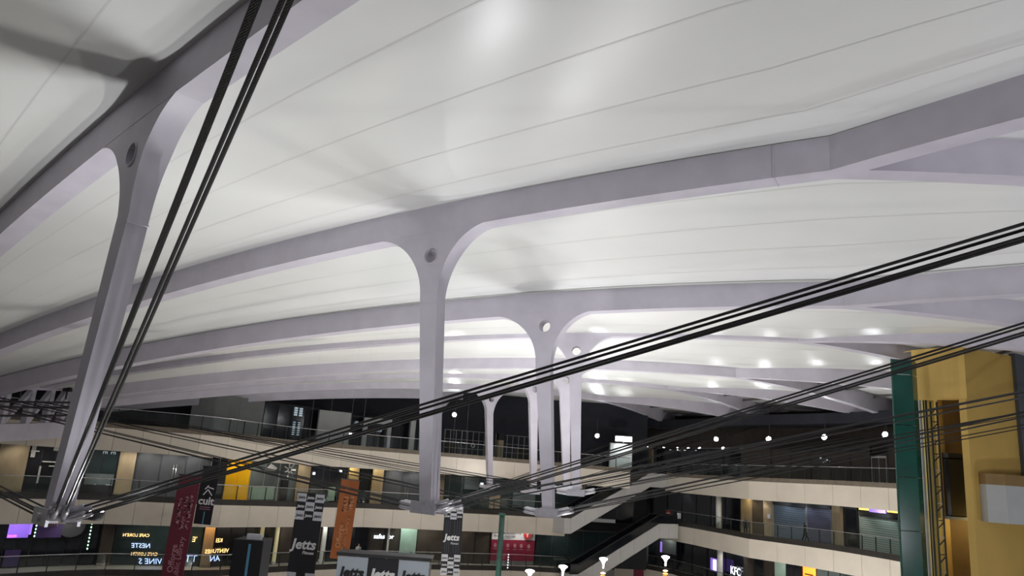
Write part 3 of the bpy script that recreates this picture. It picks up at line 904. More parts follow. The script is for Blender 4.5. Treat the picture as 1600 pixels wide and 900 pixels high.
def shutter(x0, x1, lev, m, label, wing='R', z1=3.3, back=4.6):
    root = empty('roller_shutter', gp(wing, (x0 + x1) / 2, lev, back), label, 'roller shutter')
    n = 16
    for k in range(n):
        block('slat', wing, x0 + .6, x1 - .6, lev, .05 + (z1 - .35) * k / n, .05 + (z1 - .35) * (k + 1) / n - .03, m, back + (.0 if k % 2 else .03), .05, root)
    block('shutter_box', wing, x0, x1, lev, z1 - .3, z1 + .1, 'dark', back - .15, .3, root)
    for x in (x0, x1): block('guide_rail', wing, x - .5, x + .5, lev, 0, z1, 'greywall', back - .05, .1, root)
    return root
shutter(1207, 1258, Z2, 'shutblue', 'blue grey roller shutter on the right wing')
shutter(1260, 1298, Z2, 'shutviolet', 'violet grey roller shutter on the right wing')
downlights('R', [1222, 1250, 1280], Z2, ['bluish downlight over the closed shutters, %s of three' % q for q in ('leftmost', 'middle one', 'rightmost')], 'downlights over the shutters', (.75, .85, 1), 'e_sign', 70)
pillar('R', 1299, 1313, Z2, 'tan', 'tan pillar right of the violet grey shutter', z1=3.5)
front('doorway', 'R', 1314, 1339, Z2, 'dglass', 'black doorway between the tan pillar and the pale green shutter', 'doorway', 0, 3.3, split=1)
r = shutter(1342, 1404, Z2, 'shutmint', 'pale green roller shutter with a lit violet sign above', z1=3.0)
block('sign_panel', 'R', 1358, 1384, Z2, 3.05, 3.4, 'e_violet2', 4.3, .1, r)
block('light_strip', 'R', 1342, 1357, Z2, 3.15, 3.3, 'e_yellow', 4.3, .1, r); block('light_strip', 'R', 1386, 1402, Z2, 3.15, 3.3, 'e_yellow', 4.3, .1, r)
downlights('R', [1372], Z2, 'downlight over the pale green shutter', None, (.85, 1, .95), 'e_sign', 110)
front('doorway', 'R', 1406, 1470, Z2, 'dglass', 'black doorway beside the green glass edge', 'doorway', 0, 3.3, split=2)

# lower floor, right wing
front('shop_front', 'R', 965, 1105, Z1, 'dglass', 'black shop window on the lower floor behind the street lamps', 'shop front', 0, 3.7, split=6, frame='black')
root = empty('poster_stand', gp('R', 1003, Z1, 3.5), 'grey blue poster stand under the lower escalator', 'poster'); block('board', 'R', 997, 1012, Z1, .4, 2.9, 'greyglass', 3.4, .12, root); block('foot', 'R', 998, 1011, Z1, 0, .4, 'dark', 3.35, .25, root); block('figure', 'R', 1002, 1007, Z1, .6, 1.7, 'charcoal', 3.36, .05, root)
root = empty('wall_poster', gp('R', 1042, Z1, 3.5), 'pale poster with a blue screen behind the brightest lamp', 'poster'); block('board', 'R', 1031, 1056, Z1, 1.6, 3.6, 'greyglass', 3.6, .12, root); block('screen', 'R', 1031, 1040, Z1, 1.65, 2.75, 'e_violet2', 3.55, .06, root); block('panel', 'R', 1041, 1048, Z1, 1.9, 3.4, 'palewall', 3.55, .06, root)
root = empty('kiosk_sign', gp('R', 1116, Z1, 3), 'small violet and white lit box sign', 'sign'); block('box', 'R', 1110, 1122, Z1, 1.05, 2.25, 'e_violet2', 3.0, .2, root); block('glow_panel', 'R', 1114, 1119, Z1, 1.15, 2.15, 'e_sign', 2.96, .05, root)
r = front('shop_front', 'R', 1106, 1162, Z1, 'dglass', 'black shop front with white lit letters on the lower floor', 'shop front', 0, 3.7, split=2, frame='black')
letters('KFC', 'R', 1149, Z1, 1.15, 16, 'e_sign', r, 3.9, bold=.015)
wallblock('brown_wall', 1163, 1178, .1, 3.7, 'brownwall', 'brown wall right of the white lit letters on the lower floor', 'wall', wing='R', lev=Z1)
front('doorway', 'R', 1179, 1192, Z1, 'dglass', 'black doorway on the lower floor right of the white lit letters', 'doorway', 0, 3.6, split=1)
wallblock('brown_wall', 1193, 1209, .1, 3.7, 'brownwall', 'brown wall left of the pale panel on the lower floor', 'wall', wing='R', lev=Z1)
wallblock('pale_panel', 1210, 1227, .1, 3.7, 'mint', 'pale mint panel on the lower floor right wing', 'wall panel', wing='R', lev=Z1)
front('shop_front', 'R', 1228, 1252, Z1, 'dglass', 'dark shop window left of the orange lit board', 'shop front', 0, 3.7, split=2, frame='black')
r = wallblock('lit_board', 1254, 1273, 1.2, 3.2, 'e_orange2', 'orange lit menu board on the lower floor', 'lit board', wing='R', lev=Z1)
for z in (1.9, 2.3): block('menu_line', 'R', 1257, 1270, Z1, z, z + .1, 'ink', 4.46, .04, r)
front('shop_front', 'R', 1275, 1330, Z1, 'greyglass', 'greyish shop window right of the orange lit board', 'shop front', 0, 3.7, split=3, frame='black')
pr = empty('red_shop_sign', gp('R', 992, Z1, -.3, -.6), 'dark red hanging sign with white script at the lower escalator', 'sign')
block('board', 'R', 980, 1006, Z1, -1.4, .35, 'red', -.15, .1, pr)
letters('Renamys', 'R', 992, Z1, -.75, 9, 'inkw', pr, -.2, shear=.3)

# lower floor, left wing
r = front('shop_front', 'L', -20, 42, Z1, 'dglass', 'dark arcade front with violet screens at the left edge', 'shop front', 0, 3.7, split=3, frame='black')
for x0, x1, z0, z1, m in ((3, 36, 2.0, 3.4, 'e_violet'), (20, 40, 2.2, 3.1, 'e_violet2'), (4, 18, 2.05, 2.2, 'e_magenta'), (5, 30, .1, 1.2, 'violetwall'), (21, 27, 3.2, 3.45, 'e_sign')):
    block('screen', 'L', x0, x1, Z1, z0, z1, m, 4.4 - .01 * (x0 % 5), .05, r)
r = front('shop_front', 'L', 43, 150, Z1, 'dglass', 'dark front with a violet sign board under the leaning strut foot', 'shop front', 0, 3.7, split=4, frame='black')
block('sign_board', 'L', 46, 88, Z1, 2.0, 3.5, 'violetwall', 4.2, .1, r)
c, u, v = sign_frame('L', 100, Z1, 4.25)
MB().poly([c + u * (cos(t) * .9 + .1) + v * (2.75 + sin(t) * .75) for t in [2 * pi * k / 16 for k in range(16)]], Vector((0, .1, 0))).build('round_board', 'charcoal', r)
letters('um', 'L', 71, Z1, 2.8, 12, 'inkp', r, 4.1)
def bead_string(px, lev, wing, z0, z1, m, label, back=.6):
    root = empty('bead_light_string', gp(wing, px, lev, back, z1), label, 'string lights')
    p = gp(wing, px, lev, back, z0); q = gp(wing, px, lev, back, z1)
    MB().tube([p, q], .012, 5).build('wire', 'dark', root)
    n = max(2, int((z1 - z0) / .22))
    for k in range(n):
        MB().lathe(p.lerp(q, (k + .5) / n), [(.01, -.07), (.065, 0), (.01, .07)], 6).build('bead', m, root)
bead_string(46, Z1, 'L', 2.5, 3.6, 'e_green', 'green bead lights hanging left of the strut foot')
bead_string(133, Z1, 'L', 1.6, 3.5, 'e_green', 'white green bead lights hanging right of the strut foot')
pillar('L', 151, 172, Z1, 'brownwall', 'dark brown pillar on the lower floor left wing')
r = front('shop_front', 'L', 173, 312, Z1, 'teal', 'teal glass cafe front with reflected signs built as mirrored glowing letters', 'shop front', 0, 3.7, split=3)  # glowing letters on the pane stand in for reflected signs
letters("CAFE LORE'N", 'L', 206, Z1, 2.1, 6, 'e_amber', r, 4.3, True)
letters("NESTE", 'L', 217, Z1, 1.3, 9, 'e_blue', r, 4.3, True, shear=.2)
letters("CAFE LORE'N", 'L', 224, Z1, .75, 6, 'e_amber', r, 4.3, True)
letters("VINE S", 'L', 236, Z1, .15, 11, 'e_blue', r, 4.3, True, shear=.2)
letters("TTI", 'L', 296, Z1, .35, 14, 'e_blue', r, 4.3, True)
letters("'E", 'L', 299, Z1, 1.85, 10, 'e_amber', r, 4.3, True)
pillar('L', 313, 330, Z1, 'tan', 'orange lit pillar beside the cafe front')
downlights('L', [321], Z1, 'orange downlight over the pillar beside the cafe front', None, (1, .55, .2), 'e_warm', 130)
r = front('shop_front', 'L', 331, 402, Z1, 'dglass', 'black cafe front with reflected amber letters and a yellow light strip', 'shop front', 0, 3.45, split=3, frame='black')
block('light_strip', 'L', 333, 345, Z1, 3.25, 3.5, 'e_sign', 4.2, .12, r); block('light_strip', 'L', 345, 401, Z1, 3.25, 3.5, 'e_yellow', 4.2, .12, r)
letters("AN", 'L', 336, Z1, .45, 11, 'e_blue', r, 4.2, True, shear=.2)  # mirrored letters here also imitate reflections in the glass
letters("KEI", 'L', 338, Z1, 1.85, 8, 'e_amber', r, 4.3, True)
letters("VENTURES", 'L', 337, Z1, 1.05, 8, 'e_amber', r, 4.3, True)
for x0, x1 in ((403, 407), (427, 431), (500, 506)):
    root = empty('lit_column', gp('L', x0, Z1, 4), {403: 'thin yellowish lit column left of the dark screens on the lower floor', 427: 'thin yellowish lit column right of the black stele', 500: 'white lit column right of the tall black banner'}[x0], 'column')
    block('shaft', 'L', x0, x1, Z1, .25, 3.6, 'e_soft' if x0 < 500 else 'white', 4.0, .2, root); block('base', 'L', x0 - .5, x1 + .5, Z1, 0, .25, 'white', 3.95, .3, root)
M['e_yellow'].node_tree.nodes['Principled BSDF'].inputs['Emission Strength'].default_value = 1.1
front('shop_front', 'L', 408, 426, Z1, 'dglass', 'narrow dark window with a white figure on the lower floor', 'shop front', 0, 3.6, split=1, frame='black')
r = front('shop_front', 'L', 432, 499, Z1, 'brownwall', 'dark brown shop front behind the tall black banner', 'shop front', 0, 3.7, split=3, frame='black')
downlights('L', [503], Z1, 'white downlight over the lit column right of the tall black banner', None, (1, 1, .85), 'e_white', 120)
front('shop_front', 'L', 507, 572, Z1, 'dglass', 'dark shop window behind the orange banner', 'shop front', 0, 3.7, split=3, frame='black')
r = front('shop_front', 'L', 573, 621, Z1, 'brownwall', 'brown cafe front with a white lit name on the lower floor', 'shop front', 0, 3.7, split=2, frame='black')
letters('safas  or', 'L', 596, Z1, 2.05, 9, 'e_sign', r, 4.4, bold=.01)
block('white_post', 'L', 602, 605, Z1, .1, 3.6, 'white', 4.35, .08, r)
r = wallblock('mint_panel', 622, 648, .1, 3.6, 'mint', 'pale green lit panel on the lower floor', 'wall panel', lev=Z1)
downlights('L', [634], Z1, 'downlight over the pale green panel on the lower floor', None, (.9, 1, .85), 'e_white', 140)
wallblock('brown_wall', 649, 690, .1, 3.7, 'brownwall', 'dark brown wall left of the draped black banner', 'wall', lev=Z1)
front('shop_front', 'L', 690, 765, Z1, 'brownwall', 'dark shop front behind the draped black banner', 'shop front', 0, 3.7, split=3, frame='black')
r = empty('bank_board', gp('L', 800, Z1, 4), 'crimson and white advertising board with six round icons', 'billboard')
block('red_panel', 'L', 766, 834, Z1, .35, 2.35, 'red', 4.3, .15, r); block('white_panel', 'L', 766, 834, Z1, 2.35, 3.5, 'whitecloth', 4.3, .15, r); block('kick_plate', 'L', 766, 834, Z1, 0, .35, 'greywall', 4.4, .15, r)
letters('Namma credibility', 'L', 790, Z1, 3.0, 6.5, 'ink', r, 3.95); letters('start your dream now', 'L', 786, Z1, 2.65, 4, 'ink', r, 3.95)
c, u, v = sign_frame('L', 822, Z1, 3.95)
MB().poly([c + u * a * .42 + v * (2.95 + b_ * .5) for a, b_ in ((-1, .9), (0, 1.05), (1, .9), (1, .0), (.6, -.7), (0, -1), (-.6, -.7), (-1, 0))], Vector((0, .05, 0))).build('shield', 'redlogo', r)
letters('f', 'L', 822, Z1, 2.75, 10, 'inkw', r, 3.82, bold=.02)
for x in (772, 782, 792, 803, 813, 825):
    c, u, v = sign_frame('L', x, Z1, 3.92)
    MB().poly([c + u * cos(t) * .16 + v * (1.85 + sin(t) * .2) for t in [2 * pi * k / 12 for k in range(12)]], Vector((0, .03, 0))).build('icon', 'inkp', r)
    MB().poly([c + u * a + v * (1.48 + b_) for a, b_ in ((-.22, 0), (.22, 0), (.22, .05), (-.22, .05))], Vector((0, .03, 0))).build('caption', 'inkp', r)
front('shop_front', 'L', 836, 960, Z1, 'teal', 'dark teal shop window behind the lower escalator', 'shop front', 0, 3.7, split=5)
for x in (880, 905):
    root = empty('bench_table', gp('L', x, Z1, 2), 'small %s table behind the lower gallery railing by the escalator' % ('left' if x == 880 else 'right'), 'table')
    block('top', 'L', x - 12, x + 8, Z1, .95, 1.05, 'greyglass', 1.6, .7, root); block('leg', 'L', x - 10, x - 8, Z1, 0, .95, 'dark', 1.8, .1, root); block('leg', 'L', x + 4, x + 6, Z1, 0, .95, 'dark', 1.8, .1, root)

# downlights added along the walkways to brighten the dark shop fronts
def walk_fill_lights(wing, lev, spots, floor_name):
    n = len(spots)
    words = ['first', 'second', 'third', 'fourth', 'fifth', 'sixth', 'seventh', 'eighth', 'ninth', 'tenth', 'eleventh', 'twelfth']
    downlights(wing, spots, lev, ['%s added walkway downlight from the left, %s' % (words[k], floor_name) for k in range(n)], 'added walkway downlights, ' + floor_name, (1, .93, .8), 'e_sign', 90, 3.0)
walk_fill_lights('L', Z2, [8, 60, 150, 184, 405, 466, 505, 722, 772, 818, 872], 'middle floor of the left wing')
walk_fill_lights('L', Z1, [20, 100, 215, 265, 450, 540, 672, 722, 782, 818, 875], 'lower floor of the left wing')
walk_fill_lights('R', Z2, [1065, 1112, 1182, 1326], 'middle floor of the right wing')
walk_fill_lights('R', Z1, [1010, 1045, 1150, 1218, 1262, 1292], 'lower floor of the right wing')

# ------------------------------------------------------------------ escalators
def escalator(name, p0, p1, label, width=1.6):
    """p0 low landing, p1 high landing (handrail side nearest the viewer)"""
    root = empty(name, p0, label, 'escalator')
    d = Vector((p1.x - p0.x, p1.y - p0.y, 0)); L = d.length; d.normalize()
    n = Vector((-d.y, d.x, 0))
    if n.y < 0: n = -n
    H = p1.z - p0.z
    P = lambda s, z, o=0: p0 + d * s + n * o + Vector((0, 0, z))
    fl = .9                                        # flat ends
    line = [(-fl, 0), (0, 0), (L, H), (L + 2.6, H)]
    def zz(s): return 0 if s < 0 else (H if s > L else H * s / L)
    # cladding in panels, each a piece
    ss = [-fl, 0] + [L * k / 6 for k in range(1, 7)] + [L + 1.3, L + 2.6]
    drop = 1.25
    for a, b_ in zip(ss, ss[1:]):
        g = .015
        for o in (0, width):
            MB().poly([P(a + g, zz(a) - drop, o), P(b_ - g, zz(b_) - drop, o), P(b_ - g, zz(b_) + .18, o), P(a + g, zz(a) + .18, o)], n * .08).build('cladding_panel', 'cream2', root)
        MB().poly([P(a, zz(a) - drop, .08), P(b_, zz(b_) - drop, .08), P(b_, zz(b_) - drop, width), P(a, zz(a) - drop, width)], Vector((0, 0, .06))).build('soffit_panel', 'cream2', root)
    MB().obox(P(-fl, -drop, 0), d * .05, n * width, Vector((0, 0, drop + .18))).build('end_plate', 'cream2', root)
    for o in (.12, width - .12):
        MB().poly([P(s, zz(s) + .18, o) for s, _ in line] + [P(s, zz(s) + .95, o) for s, _ in line[::-1]], n * .03).build('balustrade', 'dglass', root)
        MB().tube([P(s, zz(s) + 1.02, o + .015) for s, _ in line], .075, 8).build('handrail', 'post', root, True)
    k = 22
    for j in range(k):
        a = L * j / k
        MB().obox(P(a, H * j / k + .02, .16), d * (L / k), n * (width - .34), Vector((0, 0, .2))).build('step', 'dark', root)
    return root
lo = at(905, 872, 74.2); lo.z = Z1 - .1
hi = at(1031, 817, 79.5); hi.z = Z2 - .35
escalator('escalator', lo, hi, 'lower escalator with white cladding climbing to the right wing middle floor')
lo2 = at(893, 801, 74.6); lo2.z = Z2 - .1
hi2 = at(1016, 746, 80.5); hi2.z = Z3 - .35
escalator('escalator', lo2, hi2, 'upper escalator with white cladding climbing to the right wing top floor')

# ------------------------------------------------------------------ yellow lift tower at the right
TY = 38.0
root = empty('lift_tower', at(1500, 800, TY), 'ochre yellow lift tower with open shaft and green glass edge', 'lift tower')
root.location.z = 0; WM[root.name] = Matrix.Translation(root.location); root.matrix_basis = WM[root.name]
def tp(px, Y, z):
    p = at(px, 720, Y); p.z = z; return p
A_ = tp(1433, TY + 1.2, 0); B_ = tp(1516, TY - .6, 0); C_ = tp(1602, TY + 1.0, 0)
ZT = 22.3
def wall_q(name, p, q, z0, z1, m, th=.25, parent=None):
    d = Vector((q.x - p.x, q.y - p.y, 0)); n = Vector((-d.y, d.x, 0)).normalized()
    if n.y < 0: n = -n
    return MB().obox(Vector((p.x, p.y, z0)), d, n * th, Vector((0, 0, z1 - z0))).build(name, m, parent or root)
z_op = at(1460, 622, TY).z
# header over the shaft opening, with a gently curved face
b = MB(); n = 8; d = B_ - A_
prof = [A_ + d * (k / n) + Vector((0, -.35 * sin(pi * min(1, (k / n) * 1.1) * .9), 0)) for k in range(n + 1)]
for p in prof: b.v += [(p.x, p.y, z_op), (p.x, p.y, ZT)]
for p in prof: b.v += [(p.x, p.y + .9, z_op), (p.x, p.y + .9, ZT)]
for k in range(n):
    b.f += [(2 * k, 2 * k + 2, 2 * k + 3, 2 * k + 1), (2 * k, 2 * n + 2 + 2 * k, 2 * n + 4 + 2 * k, 2 * k + 2), (2 * k + 1, 2 * k + 3, 2 * n + 5 + 2 * k, 2 * n + 3 + 2 * k)]
b.build('header', 'towery', root, False, False)
jl = A_.lerp(B_, .87)
wall_q('jamb', jl, B_, 0, z_op, 'towery', .35)
wall_q('side_wall', B_, C_, 0, ZT, 'towery', .35)
wall_q('slate_wall', tp(1600, TY + .6, 0), tp(1700, TY + 1.2, 0), 0, ZT + .4, 'slate', .4)
bl = tp(1436, TY + 3.0, 0); br = tp(1540, TY + 2.4, 0)
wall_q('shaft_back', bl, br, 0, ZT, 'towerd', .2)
wall_q('shaft_lit_panel', tp(1446, TY + 2.6, 0), tp(1466, TY + 2.5, 0), 0, ZT, 'towerlit', .15)  # brighter yellow puts the lit strip of the shaft into its colour
wall_q('shaft_fin', tp(1470, TY + 1.9, 0), tp(1478, TY + 2.1, 0), 0, ZT, 'towery', .2)
wall_q('shaft_rail', tp(1441, TY + 2.2, 0), tp(1445, TY + 2.2, 0), 0, ZT, 'palewall', .06)
for px, rr in ((1437, .05), (1448, .035), (1452, .05)):
    p = tp(px, TY + 1.9, 0); MB().tube([p, Vector((p.x, p.y, z_op + .2))], rr, 6).build('shaft_pipe', 'dark', root, True)
# ladder shaped guide mast
p0, p1 = tp(1459, TY + 1.6, 0), tp(1469, TY + 1.6, 0)
lad = MB().tube([p0, Vector((p0.x, p0.y, z_op))], .045, 6).tube([p1, Vector((p1.x, p1.y, z_op))], .045, 6).build('guide_mast', 'dark', root, True)
z = 6.0; k = 0
while z < z_op - .3:
    a = Vector((p0.x, p0.y, z)); c = Vector((p1.x, p1.y, z + (.35 if k % 2 else 0)))
    MB().beam(a, c, .05, .05).build('rung', 'steel2' if k % 4 == 0 else 'dark', lad)
    z += .42; k += 1
car0, car1 = at(1487, 800, TY + 1.4), at(1517, 800, TY + 1.4)
zc0, zc1 = at(1500, 808, TY + 1.4).z, at(1495, 716, TY + 1.4).z
car = wall_q('lift_car', car0, car1, zc0, zc1, 'dglass', 1.0)
wall_q('car_sill', car0, car1, zc0 - .15, zc0 + .05, 'greywall', 1.02, car)
wall_q('car_top', car0, car1, zc1 - .06, zc1 + .25, 'dark', 1.0, car)
# green glass edge panels
g0, g1, g2 = tp(1402, TY + .2, 0), tp(1433, TY + .1, 0), tp(1440, TY + .7, 0)
z = 0.0
while z < 21.5:
    z2 = min(z + 2.6, 21.6)
    wall_q('green_pane', g0, g1, z + .02, z2 - .02, 'green', .06)
    wall_q('green_side_pane', g1, g2, z + .02, z2 - .02, 'green', .06)
    z += 2.6
for p in (g0, g1): MB().tube([Vector((p.x, p.y + .1, 0)), Vector((p.x, p.y + .1, 21.6))], .05, 6).build('pane_post', 'greenpost', root)
# white air duct box on the yellow wall
a_ = at(1542, 780, TY - .9); zt_, zm_, zl_ = at(1545, 740, TY - .9).z, at(1545, 757, TY - .9).z, at(1545, 816, TY - .9).z
duct = empty('wall_duct', Vector((a_.x, a_.y, zl_)), 'white boxed duct with a brown top on the yellow tower wall', 'duct')
c1 = at(1573, 780, TY - 1.4); c2 = at(1680, 780, TY - .4)
for (p, q) in ((a_, c1), (c1, c2)):
    d = Vector((q.x - p.x, q.y - p.y, 0))
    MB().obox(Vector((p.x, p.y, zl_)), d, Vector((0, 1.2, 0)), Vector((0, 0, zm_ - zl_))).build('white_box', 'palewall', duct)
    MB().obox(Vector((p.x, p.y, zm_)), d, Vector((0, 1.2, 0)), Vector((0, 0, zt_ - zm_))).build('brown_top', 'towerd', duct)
lamp('shaft_lamp', 'POINT', tp(1528, TY + 1.2, 13.5), 40, (1, .85, .45), root, None, None, .15)

# ------------------------------------------------------------------ hanging banners and boards
def board_frame(tl, tr, bl_, Y):
    """upright axes of a hanging sheet from its top corners and lower left corner"""
    a, c, e = at(*tl, Y), at(*tr, Y), at(*bl_, Y)
    w = (c - a).length; v = (a - e); h = v.length; v.normalize()
    u = (c - a); u -= v * u.dot(v); u.normalize()
    return a, u, v, w, h
def roof_z(p):
    s = hypot(p.x - CX, p.y - CY) - R0
    return zb(4, s) + .9
def sheet(name, tl, tr, bl_, Y, m, label, cat='banner', th=.03, group=None, hang=True):
    a, u, v, w, h = board_frame(tl, tr, bl_, Y)
    n = u.cross(v)                                    # towards the viewer
    root = empty(name, a - v * h, label, cat, group)
    MB().obox(a - v * h - n * th, u * w, v * h, n * th).build('cloth' if hang else 'board', m, root)
    if hang:
        MB().tube([a - u * .05, a + u * (w + .05)], .03, 6).build('top_rod', 'dark', root)
        for k in (.15, .85):
            MB().tube([a + u * (w * k), a + u * (w * k) + Vector((0, 0, roof_z(a) - a.z))], .002, 4).build('hanging_wire', 'palewall', root)
    def at_uv(x, y, off=.004): return a + u * (w * x) - v * (h * y) + n * off
    return root, at_uv, u, v, w, h, n
def patch(root, at_uv, u, v, n, x0, x1, y0, y1, m, name='patch', off=.004):
    p = at_uv(x0, y1, off); q = at_uv(x1, y0, off)
    MB().obox(p - n * .003, at_uv(x1, y1, off) - p, at_uv(x0, y0, off) - p, n * .004).build(name, m, root)
def script_rows(root, at_uv, u, v, n, cols, y0, y1, m, seed):
    """columns of small written marks, too small in the photograph to read, running up the cloth"""
    rnd = random.Random(seed)
    for cx, cw, t0, t1 in cols:
        b = MB(); y = t0
        while y < t1:
            L = rnd.uniform(.010, .024)
            if rnd.random() > .18:
                b.obox(at_uv(cx - cw / 2, y + L), u * .05, at_uv(cx, y) - at_uv(cx, y + L), n * .006)
                for q in range(rnd.randint(1, 3)):
                    o = rnd.uniform(0, .8); ln = rnd.uniform(.4, 1)
                    b.obox(at_uv(cx - cw / 2, y + L * (1 - o)), (at_uv(cx + cw / 2, 0) - at_uv(cx - cw / 2, 0)) * ln, v * .05, n * .006)
            y += L + .004
        tag(b.build('script_line', m, root), kind='stuff')

# maroon banner
R_, f_, u, v, w, h, n = sheet('hanging_banner', (281, 741), (314, 744), (250, 905), 37.0, 'maroon', 'long maroon banner with pink script beside the small black banner')
script_rows(R_, f_, u, v, n, [(.30, .20, .23, .49), (.54, .20, .21, .51), (.78, .20, .20, .50)], 0, 0, 'inkp', 1)
text('Offorge', .40, 'inkp', R_, f_(.50, .80), v, -u, bold=.003); text('Public Library', .36, 'inkp', R_, f_(.77, .80), v, -u)
# cult banner
R_, f_, u, v, w, h, n = sheet('hanging_banner', (318, 728), (344, 731), (302, 818), 38.5, 'blackcloth', 'small black banner with a white chevron and name beside the maroon one')
text('cult', .52, 'inkw', R_, f_(.52, .66), u, v, bold=.012)
for k, (a0, a1) in enumerate((((.28, .50), (.52, .40)), ((.52, .40), (.80, .50)), ((.34, .40), (.52, .33)), ((.52, .36), (.85, .385)))):
    MB().beam(f_(*a0), f_(*a1), .05, .01, n).build('chevron', 'inkw', R_)
for y in (.70, .735): patch(R_, f_, u, v, n, .2, .82, y, y + .012, 'inkp', 'caption')
patch(R_, f_, u, v, n, .50, .56, .78, 1.0, 'skyblue', 'stripe')
# tall black banners with checks
def checker(R_, f_, u, v, n, x0, x1, y0, y1, rows, m0, size):
    cw = (x1 - x0) / 3; chh = (y1 - y0) / rows
    for r_ in range(rows):
        for c_ in range(3):
            wht = (r_ + c_) % 2 == m0
            patch(R_, f_, u, v, n, x0 + c_ * cw, x0 + (c_ + 1) * cw, y0 + r_ * chh, y0 + (r_ + 1) * chh, 'whitecloth' if wht else 'blackcloth', 'check', .006)
            text('Jetts', size, 'ink' if wht else 'inkw', R_, f_(x0 + (c_ + .5) * cw, y0 + (r_ + .65) * chh, .012), u, v, bold=size * .03, shear=.15, depth=.003)
R_, f_, u, v, w, h, n = sheet('hanging_banner', (466, 769), (508, 771), (444, 925), 40.0, 'blackcloth', 'tall black banner with a black and white checked top')
checker(R_, f_, u, v, n, 0, 1, 0, .275, 3, 0, .20)
text('Jetts', .68, 'inkw', R_, f_(.47, .565, .01), u, v, bold=.02, shear=.15); text('Fitness', .21, 'inkw', R_, f_(.66, .615, .01), u, v, bold=.005, shear=.15)
checker(R_, f_, u, v, n, 0, 1, .80, 1.0, 2, 0, .20)
R_, f_, u, v, w, h, n = sheet('hanging_banner', (695, 792), (724, 793), (688, 898), 47.0, 'blackcloth', 'draped black banner with checked ends right of the strut foot')
checker(R_, f_, u, v, n, 0, 1, 0, .18, 2, 0, .16)
text('Jetts', .50, 'inkw', R_, f_(.48, .49, .01), u, v, bold=.015, shear=.15); text('Fitness', .17, 'inkw', R_, f_(.64, .55, .01), u, v, shear=.15)
for x in (.12, .22, .33, .58, .72, .85): patch(R_, f_, u, v, n, x, x + .025, .2, .68, 'charcoal', 'fold_sheen', .003)  # lighter flat strips paint the sheen of the cloth folds
checker(R_, f_, u, v, n, 0, 1, .70, 1.0, 3, 0, .16)
# orange banner
R_, f_, u, v, w, h, n = sheet('hanging_banner', (534, 748), (562, 750), (515, 872), 42.0, 'orange', 'orange banner with pale script right of the tall black banner')
script_rows(R_, f_, u, v, n, [(.42, .26, .10, .40), (.72, .26, .16, .40)], 0, 0, 'inko', 5)
text('Offorge', .38, 'inko', R_, f_(.47, .72), v, -u, bold=.003); text('Public Library', .30, 'inko', R_, f_(.74, .68), v, -u)

# advertising boxes standing in the atrium
def ad_tower(tl, tr, Y, depth, label, m, name='advertising_tower'):
    a, c = at(*tl, Y), at(*tr, Y)
    u = (c - a); u.z = 0; w = u.length; u.normalize()
    n = Vector((u.y, -u.x, 0))
    if n.y > 0: n = -n
    zt = (a.z + c.z) / 2
    root = empty(name, Vector((a.x, a.y, 0)), label, 'advertising tower')
    MB().obox(Vector((a.x, a.y, 0)), u * w, -n * depth, Vector((0, 0, zt - .3))).build('core', m, root)
    return root, a, u, n, w, zt
root, a, u, n, w, zt = ad_tower((529, 868), (672, 876), 36.0, 1.1, 'advertising tower of pale blue and black boards at the bottom centre', 'charcoal')
for k, m in enumerate(('paleblue', 'blackcloth', 'paleblue')):
    p = Vector((a.x, a.y, zt - 6.0)) + u * (w * (.0 + k / 3)) + n * .06
    bd = MB().obox(p, u * (w / 3 - .01), n * .05, Vector((0, 0, 5.98))).build('board', m, root)
    text('Jetts', .60, 'inkw' if k == 1 else 'ink', bd, Vector((p.x, p.y, zt - .90)) + u * (w / 6) + n * .055, u, Vector((0, 0, 1)), bold=.03, shear=.15)
MB().obox(Vector((a.x, a.y, zt)) - u * .08 + n * .14, u * (w + .16), -n * 1.3, Vector((0, 0, .14))).build('roof_cap', 'dark', root)
root, a, u, n, w, zt = ad_tower((366, 842), (412, 845), 41.0, 1.6, 'black advertising stele with a blue stripe and white cap', 'blackcloth')
MB().obox(Vector((a.x, a.y, zt - 6)) + u * (w * .52) + n * .02, u * .12, n * .03, Vector((0, 0, 5.8))).build('stripe', 'skyblue', root)
MB().obox(Vector((a.x, a.y, zt - .02)) + u * (w * .35) - n * .6, u * .75, n * .3, Vector((0, 0, .28))).build('cap', 'whitecloth', root)
MB().obox(Vector((a.x, a.y, zt - .3)), u * w, -n * 1.6, Vector((0, 0, .29))).build('top', 'blackcloth', root)

# green post in the atrium
p = at(783, 805, 62); q = at(779, 890, 62)
root = empty('green_post', Vector((q.x, q.y, 0)), 'slim green painted post before the crimson board', 'post')
MB().tube([Vector((q.x, q.y, 0)), Vector((q.x, q.y, p.z))], .22, 8).build('shaft', 'greenpost', root, True)
MB().tube([Vector((q.x, q.y, 0)), Vector((q.x, q.y, .3))], .4, 8).build('base', 'greenpost', root)
MB().tube([Vector((q.x, q.y, p.z)), Vector((q.x, q.y, p.z + .15))], .3, 8).build('cap', 'greenpost', root)
bead_string(794, Z1, 'L', .2, 1.6, 'e_sign', 'white bead light string before the crimson board', -.4)

